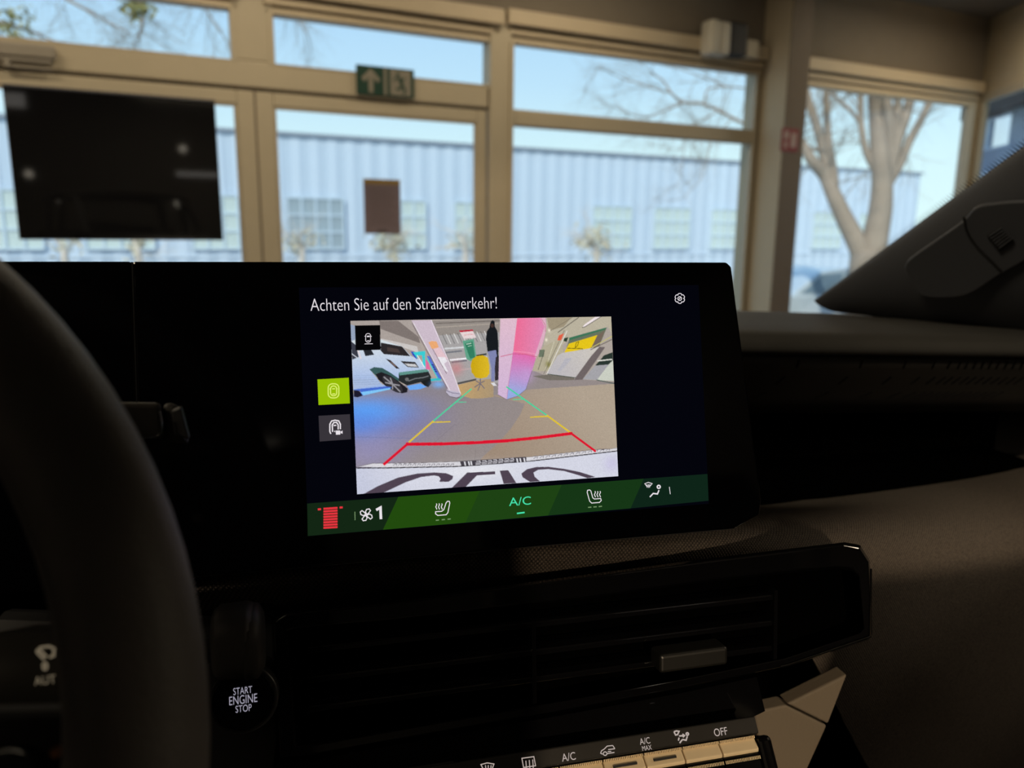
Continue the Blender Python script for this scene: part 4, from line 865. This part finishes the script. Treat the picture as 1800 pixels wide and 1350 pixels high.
fill(A5([(1440, 235), (1600, 222), (1640, 305), (1490, 318)]), (232, 215, 216)); fill(A5([(1432, 218), (1600, 206), (1605, 224), (1445, 240)]), (186, 40, 62)); line(A5([(1490, 275), (1610, 262)]), 0.7, (215, 120, 130))
# white car
fill(A5([(120, 350), (170, 330), (490, 330), (740, 410), (850, 530), (960, 570), (1060, 690), (1090, 790), (800, 880), (690, 810), (520, 690), (400, 665), (350, 690), (490, 870), (610, 900), (150, 945)]), (216, 226, 232), (150, 178, 232), (640, 600), (640, 690))
fill(A5([(140, 800), (420, 800), (500, 870), (150, 930)]), (172, 190, 225))
for y in range(0, 5): line(A5([(150, 770 + y * 26), (440 + y * 10, 760 + y * 26)]), 0.7, (150, 172, 205))
fill(A5([(485, 365), (740, 412), (840, 530), (520, 505), (480, 460)]), (46, 42, 44)); fill(A5([(560, 420), (690, 440), (720, 490), (560, 470)]), (84, 70, 66), alpha=0.6)
fill(A5([(270, 455), (365, 450), (402, 512), (295, 528)]), (38, 42, 48)); fill(A5([(118, 345), (180, 395), (215, 540), (135, 572)]), (60, 62, 74)); line(A5([(130, 500), (205, 555)]), 1.5, (200, 205, 215)); line(A5([(205, 460), (240, 555)]), 2.5, (226, 216, 220))
fill(A5([(540, 558), (600, 578), (710, 682), (672, 680)]), (52, 46, 48)); fill(A5([(590, 590), (625, 605), (675, 655), (650, 655)]), (120, 100, 96))
fill(A5([(720, 588), (900, 600), (945, 668), (810, 662)]), (58, 56, 60)); fill(A5([(770, 618), (900, 625), (930, 658), (815, 652)]), (205, 205, 208))
fill(A5([(700, 738), (1060, 712), (1096, 790), (990, 840), (800, 884), (700, 830)]), (40, 44, 46)); fill(A5([(700, 726), (1040, 684), (1066, 716), (712, 762)]), (96, 150, 140)); line(A5([(820, 830), (900, 800), (990, 790), (1060, 770)]), 1.5, (120, 125, 128)); fill(A5(ell(800, 810, 24, 22)), (110, 112, 112))
fill(A5([(345, 690), (400, 662), (500, 672), (600, 730), (700, 800), (700, 850), (560, 760), (480, 735), (430, 740), (480, 830), (560, 905)]), (58, 92, 92))
fill(A5([(420, 745), (490, 722), (600, 765), (720, 850), (806, 920), (806, 965), (740, 980), (640, 940), (540, 890), (450, 810)]), (32, 30, 36)); fill(A5(ell(625, 868, 150, 62, 0.68)), (52, 50, 56))
for a in (0.3, 1.3, 2.2, 3.2, 4.2, 5.3): line(A5([(625, 868), (625 + 135 * math.cos(a) * 0.78 - 48 * math.sin(a) * 0.6, 868 + 135 * math.cos(a) * 0.62 + 48 * math.sin(a) * 0.78)]), 2.2, (150, 148, 155))
fill(A5([(140, 935), (540, 895), (620, 905), (560, 935), (250, 1005), (230, 950)]), (72, 110, 210)); fill(A5([(240, 965), (600, 912), (600, 930), (270, 1005)]), (130, 200, 250)); fill(A5([(152, 940), (220, 948), (262, 1008), (200, 1028), (155, 1020)]), (30, 28, 46))
fill(A5([(800, 890), (960, 860), (1040, 900), (960, 930), (830, 940)]), (110, 170, 245)); fill(A5([(965, 840), (1085, 795), (1095, 860), (1060, 905), (1020, 890)]), (30, 32, 32)); blob(A5([(1180, 870)])[0], 10, 6, (120, 180, 245), 0.8)
# illuminated letter stand
fill(A5([(845, 470), (900, 480), (925, 575), (870, 520)]), (52, 78, 190)); fill(A5([(872, 482), (1020, 466), (1024, 665), (990, 640), (985, 520), (922, 520), (926, 560)]), (60, 208, 214)); line(A5([(925, 520), (1010, 660)]), 1.5, (235, 245, 245))
fill(A5([(1024, 560), (1060, 610), (1085, 690), (1030, 690)]), (228, 110, 160)); fill(A5([(1040, 525), (1085, 530), (1225, 800), (1185, 820)]), (84, 118, 214)); line(A5([(1045, 555), (1175, 800)]), 1.6, (70, 210, 205)); fill(A5([(1085, 802), (1190, 795), (1225, 822), (1090, 832)]), (60, 190, 200))
for k in range(4): fill(A5([(1095 + k * 14, 625 + k * 26), (1125 + k * 12, 632 + k * 26), (1130 + k * 12, 645 + k * 26), (1100 + k * 14, 640 + k * 26)]), (30, 40, 110))
# left column
fill(A5([(855, 97), (1095, 90), (1310, 620), (1450, 985), (1300, 950), (1080, 500)]), (206, 190, 204)); fill(A5([(1060, 362), (1100, 345), (1160, 352), (1185, 420), (1140, 440), (1100, 440)]), (238, 172, 118)); fill(A5([(1120, 440), (1200, 420), (1290, 560), (1230, 600), (1180, 560)]), (228, 196, 204))
fill(A5([(1170, 540), (1260, 540), (1290, 590), (1250, 620), (1300, 720), (1250, 700)]), (235, 232, 238)); line(A5([(1110, 440), (1280, 740)]), 0.9, (110, 90, 100)); line(A5([(880, 130), (1080, 500), (1330, 960)]), 1.0, (240, 236, 242)); line(A5([(862, 130), (1060, 500), (1290, 920)]), 1.2, (120, 104, 116)); line(A5([(1095, 92), (1310, 600), (1450, 985)]), 1.4, (236, 226, 236)); line(A5([(1110, 110), (1330, 620)]), 0.8, (128, 116, 120))
fill(A5([(1278, 938), (1440, 966), (1452, 1008), (1400, 1030), (1310, 1012), (1275, 975)]), (190, 184, 202)); line(A5([(1278, 945), (1350, 975), (1445, 985)]), 1.0, (120, 110, 135)); line(A5([(1275, 975), (1320, 1018), (1400, 1034), (1450, 1030)]), 0.9, (96, 88, 96))
# chair, person
for a, b in (((1690, 780), (1690, 870)), ((1690, 860), (1620, 905)), ((1690, 860), (1740, 920)), ((1690, 870), (1660, 945)), ((1690, 860), (1640, 830)), ((1700, 850), (1740, 830))): line(A5([a, b]), 1.6, (112, 108, 122))
fill(A5([(1655, 512), (1720, 508), (1725, 540), (1650, 545)]), (40, 38, 30)); fill(A5([(1572, 640), (1590, 570), (1640, 528), (1720, 518), (1780, 545), (1800, 640), (1800, 740), (1770, 785), (1700, 800), (1630, 790), (1600, 740), (1585, 730)]), (204, 168, 22), (222, 186, 40), (830, 640), (858, 640))
fill(AR([(120, 490), (228, 468), (245, 560), (215, 690), (208, 868), (165, 872), (168, 700), (140, 560)]), (128, 134, 178)); fill(AR([(225, 560), (262, 540), (262, 850), (215, 860), (212, 700)]), (52, 46, 52)); fill(AR([(150, 150), (165, 108), (185, 96), (208, 112), (214, 180), (245, 232), (258, 400), (256, 580), (238, 545), (228, 472), (120, 492), (100, 330), (112, 235), (145, 190)]), (24, 28, 32)); fill(AR(ell(180, 165, 22, 26)), (70, 50, 44)); fill(AR([(158, 885), (205, 882), (240, 925), (195, 925)]), (222, 222, 226))
# big lit column
fill(AR([(283, 76), (495, 72), (455, 400), (425, 640), (385, 900), (365, 1095), (252, 1035), (262, 700)]), (224, 190, 206), (212, 184, 216), (890, 560), (890, 690))
fill(AR([(495, 72), (850, 64), (868, 180), (835, 330), (770, 540), (735, 575), (440, 540), (455, 400)]), (240, 108, 150), (222, 142, 186), (900, 600), (958, 610)); fill(AR([(440, 500), (735, 560), (680, 740), (606, 965), (505, 1050), (365, 1095), (395, 850)]), (226, 112, 178), (152, 172, 226), (905, 622), (895, 690)); blob((925, 660), 12, 14, (196, 160, 214), 0.6)
fill(AR([(790, 66), (850, 64), (868, 180), (835, 330), (770, 540), (735, 575), (712, 560), (790, 330), (840, 180)]), (222, 176, 196)); line(AR([(285, 556), (440, 520), (600, 528), (740, 558)]), 1.2, (206, 92, 130)); line(AR([(450, 490), (600, 500), (720, 522)]), 0.9, (250, 160, 190)); line(AR([(800, 76), (850, 160), (852, 240)]), 0.9, (200, 110, 140)); line(AR([(252, 1035), (360, 1097), (505, 1052), (606, 968), (680, 740)]), 0.8, (110, 100, 110)); line(AR([(440, 520), (425, 640), (385, 900), (365, 1080)]), 0.7, (206, 120, 165))
# right hand side of the hall
fill(AR([(870, 64), (1690, 44), (1700, 300), (1640, 180), (1200, 300), (1050, 420), (830, 420), (860, 240)]), (188, 180, 160)); fill(AR([(870, 66), (1180, 60), (1080, 180), (900, 230)]), (160, 148, 124)); line(AR([(1270, 62), (1010, 250)]), 1.4, (98, 92, 84)); line(AR([(1190, 62), (900, 240)]), 0.8, (120, 110, 96)); fill(AR([(1320, 180), (1345, 150), (1480, 55), (1560, 45), (1345, 185)]), (242, 230, 232)); line(AR([(1316, 188), (1350, 180), (1560, 48)]), 1.1, (60, 56, 56))
fill(AR([(830, 420), (1050, 330), (1080, 500), (870, 740), (690, 740), (740, 560)]), (182, 174, 150)); fill(AR([(775, 470), (842, 468), (830, 560), (765, 560)]), (110, 122, 102)); line(AR([(840, 480), (760, 720)]), 1.0, (84, 84, 72)); line(AR([(960, 370), (850, 720)]), 0.9, (220, 214, 190)); blob(AR([(890, 655)])[0], 5, 6, (128, 124, 40), 0.9); blob(AR([(900, 225)])[0], 2, 3, (250, 240, 220), 0.9); blob(AR([(862, 345)])[0], 2, 2.5, (250, 240, 220), 0.9)
fill(AR([(1150, 340), (1625, 190), (1530, 425), (1400, 470), (1100, 500)]), (104, 116, 96)); fill(AR([(1150, 318), (1630, 186), (1600, 215), (1150, 352)]), (62, 118, 88)); fill(AR([(1500, 290), (1600, 225), (1530, 425), (1420, 455)]), (118, 104, 92)); fill(AR([(1148, 392), (1508, 283), (1432, 438), (1380, 470), (1320, 462), (1150, 500), (1088, 506)]), (232, 200, 28)); line(AR([(1226, 446), (1240, 380), (1272, 366), (1258, 416), (1226, 446)]), 0.9, (48, 42, 12)); line(AR([(1130, 450), (1320, 455)]), 1.2, (90, 76, 24))
fill(AR([(1000, 545), (1060, 510), (1530, 432), (1420, 560), (1232, 818), (868, 772)]), (206, 200, 192), (190, 186, 190), (1040, 615), (985, 660)); fill(AR([(1100, 580), (1190, 572), (1100, 680), (1040, 740), (1000, 740)]), (184, 182, 190)); fill(AR([(1530, 432), (1605, 436), (1480, 620), (1318, 845), (1218, 852), (1232, 818), (1420, 560)]), (112, 102, 102)); fill(AR([(1590, 540), (1700, 500), (1704, 610), (1640, 660), (1480, 668)]), (44, 56, 50)); line(AR([(1510, 610), (1690, 590)]), 2.2, (222, 222, 214))
fill(AR([(1480, 668), (1650, 655), (1500, 850), (1322, 840)]), (166, 165, 170)); fill(AR([(1704, 600), (1718, 862), (1500, 852), (1650, 655)]), (204, 208, 196)); fill(AR([(690, 802), (880, 782), (1220, 822), (1210, 852), (900, 854)]), (118, 112, 104)); line(AR([(870, 775), (1230, 822)]), 1.2, (56, 70, 60)); line(AR([(1500, 850), (1720, 895)]), 1.6, (76, 92, 86)); line(AR([(1125, 230), (868, 775)]), 1.6, (226, 222, 214)); line(AR([(1090, 225), (830, 775)]), 1.0, (120, 116, 106)); fill(AR([(1022, 288), (1085, 262), (1050, 348), (1000, 352)]), (226, 98, 72)); fill(AR([(1085, 325), (1140, 310), (1120, 370), (1080, 360)]), (50, 66, 52)); line(AR([(1440, 440), (1690, 300)]), 1.6, (196, 190, 120)); line(AR([(1420, 470), (1690, 340)]), 1.2, (90, 84, 70))
# own bumper with plate holder and model letters
fill(A6([(60, 1022), (300, 1002), (740, 1000), (1200, 962), (1500, 925), (1800, 880), (1800, 1100), (60, 1230)]), (214, 216, 230), (200, 204, 224), (700, 820), (650, 860)); blob((830, 828), 70, 14, (236, 236, 240), 0.7); blob((1075, 815), 14, 14, (196, 188, 226), 0.6)
fill(A6([(97, 1008), (200, 988), (480, 985), (750, 976), (1200, 946), (1600, 902), (1745, 893), (1745, 912), (1500, 935), (1200, 970), (740, 1004), (300, 1012)]), (218, 216, 222)); fill(A6([(750, 975), (1170, 948), (1168, 974), (760, 1004)]), (70, 66, 74)); line(A6([(97, 1016), (300, 1015), (740, 1006), (1200, 972), (1500, 937), (1748, 908)]), 1.8, (44, 40, 46)); line(A6([(97, 1010), (200, 986), (480, 984), (750, 974), (1200, 944), (1600, 900), (1748, 893)]), 0.7, (90, 84, 90))
for x in (775, 800, 815, 1105, 1125, 1150): fill(A6([(x, 976 - (x - 775) * 0.06), (x + 9, 975 - (x - 775) * 0.06), (x + 14, 1000 - (x - 775) * 0.06), (x + 5, 1000 - (x - 775) * 0.06)]), (225, 224, 230))
for i, (x, w) in enumerate(((850, 30), (888, 30), (925, 26), (958, 26), (992, 30), (1030, 30), (1066, 24))): line(A6([(x, 985 - i * 3), (x + w, 982 - i * 3), (x + w - 4, 972 - i * 3), (x + 4, 974 - i * 3)]), 1.0, (225, 222, 230)); line(A6([(x, 994 - i * 3), (x + w, 991 - i * 3)]), 1.0, (225, 222, 230))
for i in range(13): x = 330 + i * 30; line(A6([(x, 1000), (x + 10, 990), (x + 22, 990), (x + 18, 1000)]), 0.8, (84, 78, 90))
for i in range(13): x = 1215 + i * 38; y = 958 - i * 4.2; line(A6([(x, y), (x + 12, y - 10), (x + 26, y - 12), (x + 22, y - 2)]), 0.8, (88, 82, 92))
LC = (80, 68, 82)
fill(A7([(100, 400), (200, 345), (330, 290), (450, 265), (560, 257), (640, 262), (685, 280), (680, 300), (655, 317), (595, 317), (604, 298), (592, 282), (560, 276), (480, 286), (380, 320), (240, 386)]), LC)
fill(A7([(775, 258), (955, 250), (955, 269), (838, 276), (766, 350), (676, 356)]), LC); fill(A7([(985, 245), (1040, 243), (1092, 326), (1010, 330)]), LC)
fill(A7([(1180, 318), (1132, 288), (1124, 264), (1160, 236), (1220, 222), (1300, 221), (1400, 234), (1500, 254), (1602, 286), (1550, 294), (1500, 277), (1400, 248), (1300, 236), (1232, 240), (1202, 258), (1210, 285), (1244, 314)]), LC)
# guide lines
TQ, YE, RE = (70, 214, 160), (226, 196, 50), (222, 22, 48)
for p, w, c in (([(822, 518), (580, 722)], 2.2, TQ), ([(725, 601), (790, 600)], 1.1, TQ), ([(580, 722), (430, 852)], 2.8, YE), ([(575, 728), (688, 724)], 2.0, YE), ([(1045, 505), (1300, 685)], 2.4, TQ), ([(1085, 585), (1150, 582)], 1.1, TQ), ([(1300, 685), (1452, 796)], 2.9, YE), ([(1195, 696), (1300, 690)], 2.2, YE),
                ([(422, 862), (272, 992)], 4.6, RE), ([(415, 866), (640, 864), (850, 856), (1050, 844), (1250, 824), (1455, 798)], 5.4, RE), ([(1452, 798), (1605, 910)], 4.0, RE)):
    line(A6(p), w, c)
fill(A6([(87, 117), (247, 115), (250, 272), (92, 275)]), (6, 6, 8))
img = img.reshape(RHp, SSm, RWp, SSm, 3).mean((1, 3)); img *= 1 + rng.normal(size=(RHp, RWp, 1)) * 0.05
img[:, ::2] *= 0.97; img[::2] *= 0.97; img = np.clip(img, 0, 1)
gu, gv = np.meshgrid(np.linspace(PU0, PU1, RWp), np.linspace(PV1, PV0, RHp))
P3 = SF.o + gu[..., None] * SF.a + gv[..., None] * SF.c + E1 * SF.b; P3 = P3.reshape(-1, 3)
idx = np.arange(RWp * RHp).reshape(RHp, RWp); fa = np.stack([idx[:-1, :-1], idx[1:, :-1], idx[1:, 1:], idx[:-1, 1:]], -1).reshape(-1, 4)
me = bpy.data.meshes.new('camera_picture'); c = P3.mean(0); me.vertices.add(len(P3)); me.vertices.foreach_set('co', (P3 - c).ravel())
me.loops.add(fa.size); me.loops.foreach_set('vertex_index', fa.ravel().astype(np.int32)); me.polygons.add(len(fa)); me.polygons.foreach_set('loop_start', np.arange(0, fa.size, 4, dtype=np.int32)); me.update(calc_edges=True)
ca = me.color_attributes.new('Col', 'FLOAT_COLOR', 'POINT'); ca.data.foreach_set('color', np.concatenate([img.reshape(-1, 3), np.ones((RWp * RHp, 1))], 1).ravel())
me.materials.append(vcol('camera_picture')); link(bpy.data.objects.new('camera_picture', me), c, scn)

# display graphics
WHT = emit('ui_white', L(232, 226, 232)); MINT = emit('ui_mint', L(70, 226, 170)); REDU = emit('ui_red', L(228, 52, 62)); DIM = emit('ui_dim', L(120, 150, 105))
PXS = 0.00032                                      # one picture pixel on the screen in metres
def ustroke(paths, w, name, m, f, e=E3):
    b = MB()
    for pts, cl in paths: stroke(b, [scr(*f(p)) for p in pts], w * PXS, SF, e, cl)
    return b.build(name, m, scn, fix=False)
u0, v0 = scr(546, 544.5); u1, _ = scr(873, 541); _, v1 = scr(546, 526)
text('Achten Sie auf den Straßenverkehr!', SF, u0, u1, v0 - 0.0007, v1 + 0.0002, E2, 'warning_text', WHT, scn, -0.012)
upoly([(558, 667), (613, 664), (615, 709), (560, 712)], E2, emit('tile_lime', L(150, 190, 4)), 'view_tile'); upoly([(560, 731), (615, 728), (617, 772), (562, 776)], E2, emit('tile_grey', L(56, 52, 58)), 'view_tile')
I8 = lambda p: (520 + p[0] / 8.44, 640 + p[1] / 8.44); ID5 = lambda p: (600 + p[0] / 6.923, 550 + p[1] / 6.923)
def rrect(x0, y0, x1, y1, r, n=5):
    o = []
    for cx, cy, a in ((x1 - r, y0 + r, -90), (x1 - r, y1 - r, 0), (x0 + r, y1 - r, 90), (x0 + r, y0 + r, 180)):
        for k in range(n + 1): t = math.radians(a + 90 * k / n); o.append((cx + r * math.cos(t), cy + r * math.sin(t)))
    return o
LIM = emit('ui_lime_pale', L(222, 240, 110))
ustroke([(rrect(515, 325, 605, 470, 42), True), (rrect(480, 293, 638, 502, 62), True), ([(540, 368), (580, 366)], False), ([(540, 444), (582, 441)], False), ([(500, 371), (515, 369)], False), ([(605, 366), (618, 365)], False)], 1.7, 'surround_view_symbol', LIM, I8)
o = rrect(505, 832, 660, 1060, 62); i_ = rrect(538, 865, 628, 1040, 40)
ustroke([([(520, 1035), (505, 1000), (505, 890), (530, 845), (580, 832), (635, 842), (660, 890), (660, 965)], False), ([(545, 1005), (540, 900), (565, 865), (605, 865), (628, 900), (628, 968)], False), ([(560, 910), (600, 908)], False), ([(570, 998), (585, 998)], False), ([(675, 1005), (690, 1003)], False)], 2.0, 'camera_view_symbol', WHT, I8)
upoly([I8(p) for p in ((592, 985), (660, 985), (660, 1045), (594, 1047))], E3, WHT, 'camera_glyph'); upoly([I8(p) for p in ((664, 1000), (692, 985), (694, 1032), (664, 1024))], E3, WHT, 'camera_glyph')
ustroke([(rrect(295, 253, 355, 358, 26), True), ([(283, 287), (297, 286)], False), ([(354, 286), (368, 287)], False), ([(312, 340), (342, 338)], False), ([(282, 379), (382, 377)], False)], 1.0, 'rear_view_symbol', WHT, ID5); ustroke([([(310, 288), (345, 287)], False)], 2.2, 'rear_view_symbol', WHT, ID5)
IG = lambda p: (1160 + p[0] / 18, 490 + p[1] / 18)
gear = []
for k in range(6):
    for a, r in ((-20, 150), (-8, 158), (8, 158), (20, 150), (30, 122)): t = math.radians(k * 60 + 30 + a); gear.append((610 + r * math.cos(t), 628 + r * math.sin(t)))
ustroke([(gear, True), (circ(606, 632, 60), True), ([(580, 655), (632, 605)], False)], 1.4, 'settings_symbol', WHT, IG)
# climate bar
upoly([(540, 885), (700, 873.2), (673, 931), (541, 942)], E1, emit('bar_left', L(19, 38, 20)), 'climate_bar'); upoly([(1131, 841.4), (1243, 833), (1245, 880), (1108, 893.5)], E1, emit('bar_right', L(14, 36, 24)), 'climate_bar')
cb = [(700, 873.2), (843, 862.7), (987, 852), (1131, 841.4)]; cbb = [(673, 931), (818, 918.5), (963, 906), (1108, 893.5)]
for k, c in enumerate(((34, 74, 14), (30, 66, 20), (22, 54, 22))): upoly([cb[k], cb[k + 1], cbb[k + 1], cbb[k]], E1, emit('bar_mid_%d' % k, L(*c)), 'climate_bar')
IB = lambda p: (520 + p[0] / 4.737, 840 + p[1] / 4.737); IR = lambda p: (860 + p[0] / 4.5, 820 + p[1] / 4.5)
ustroke([([(230, 256 + k * 22.6), (347, 248 + k * 22.8)], False) for k in range(8)] + [([(183, 261), (210, 259)], False), ([(364, 246), (390, 244)], False)], 3.2, 'heater_symbol', REDU, IB)
ustroke([([(491, 280), (493, 350)], False)], 1.2, 'separator', DIM, IB); ustroke([([(1420, 160), (1427, 218)], False)], 1.2, 'separator', WHT, IR)
fan = []
for k in range(4):
    t = math.radians(k * 90 + 45); c_, s_ = math.cos(t), math.sin(t); fan.append(([(586 + x * c_ - y * s_, 306 + x * s_ + y * c_) for x, y in ((6, 0), (12, -22), (34, -30), (52, -18), (50, 0), (34, 2), (20, 4))], True))
ustroke(fan, 1.6, 'fan_symbol', WHT, IB)
ustroke([([(668, 266), (704, 246), (708, 342)], False)], 4.2, 'fan_level_digit', WHT, IB)
def steam(xs_, y0, y1): return [([(x + 4 * math.sin(k * 1.2), y0 + (y1 - y0) * k / 7) for k in range(8)], False) for x in xs_]
ustroke([([(1250, 205), (1262, 193), (1276, 194), (1280, 208), (1264, 288), (1250, 305), (1180, 311), (1162, 298), (1162, 280), (1212, 277), (1230, 264)], True)] + steam((1168, 1190, 1213), 212, 262), 1.5, 'seat_heating_symbol', WHT, IB)
ustroke([([(1164, 352), (1190, 349)], False), ([(1213, 347), (1240, 344)], False), ([(1262, 343), (1288, 340)], False)], 1.8, 'seat_heating_level', DIM, IB)
ustroke([([(800, 192), (790, 184), (774, 187), (771, 204), (790, 272), (806, 288), (868, 283), (882, 268), (878, 252), (828, 256), (815, 246)], True)] + steam((832, 852, 872), 194, 242), 1.5, 'seat_heating_symbol', WHT, IR)
ustroke([([(778, 322), (804, 320)], False), ([(820, 319), (846, 317)], False), ([(862, 316), (888, 313)], False)], 1.8, 'seat_heating_level', DIM, IR)
u0, v0 = scr(*IR((155, 318))); u1, _ = scr(*IR((328, 305))); _, v1 = scr(*IR((240, 246))); text('A/C', SF, u0, u1, v0 + 0.0004, v1 + 0.0004, E3, 'air_conditioning_text', MINT, scn)
ustroke([([(216, 370), (277, 362)], False)], 2.6, 'air_conditioning_level', MINT, IR)
ustroke([(circ(1336, 160, 12), True), ([(1338, 186), (1326, 216), (1292, 212), (1266, 240)], False)], 2.4, 'air_flow_symbol', WHT, IR)
ustroke([([(1226, 135), (1254, 124), (1284, 134), (1270, 152), (1240, 154)], True), ([(1242, 140), (1244, 166)], False), ([(1254, 138), (1254, 168)], False), ([(1266, 138), (1264, 166)], False)], 1.2, 'demist_symbol', WHT, IR)
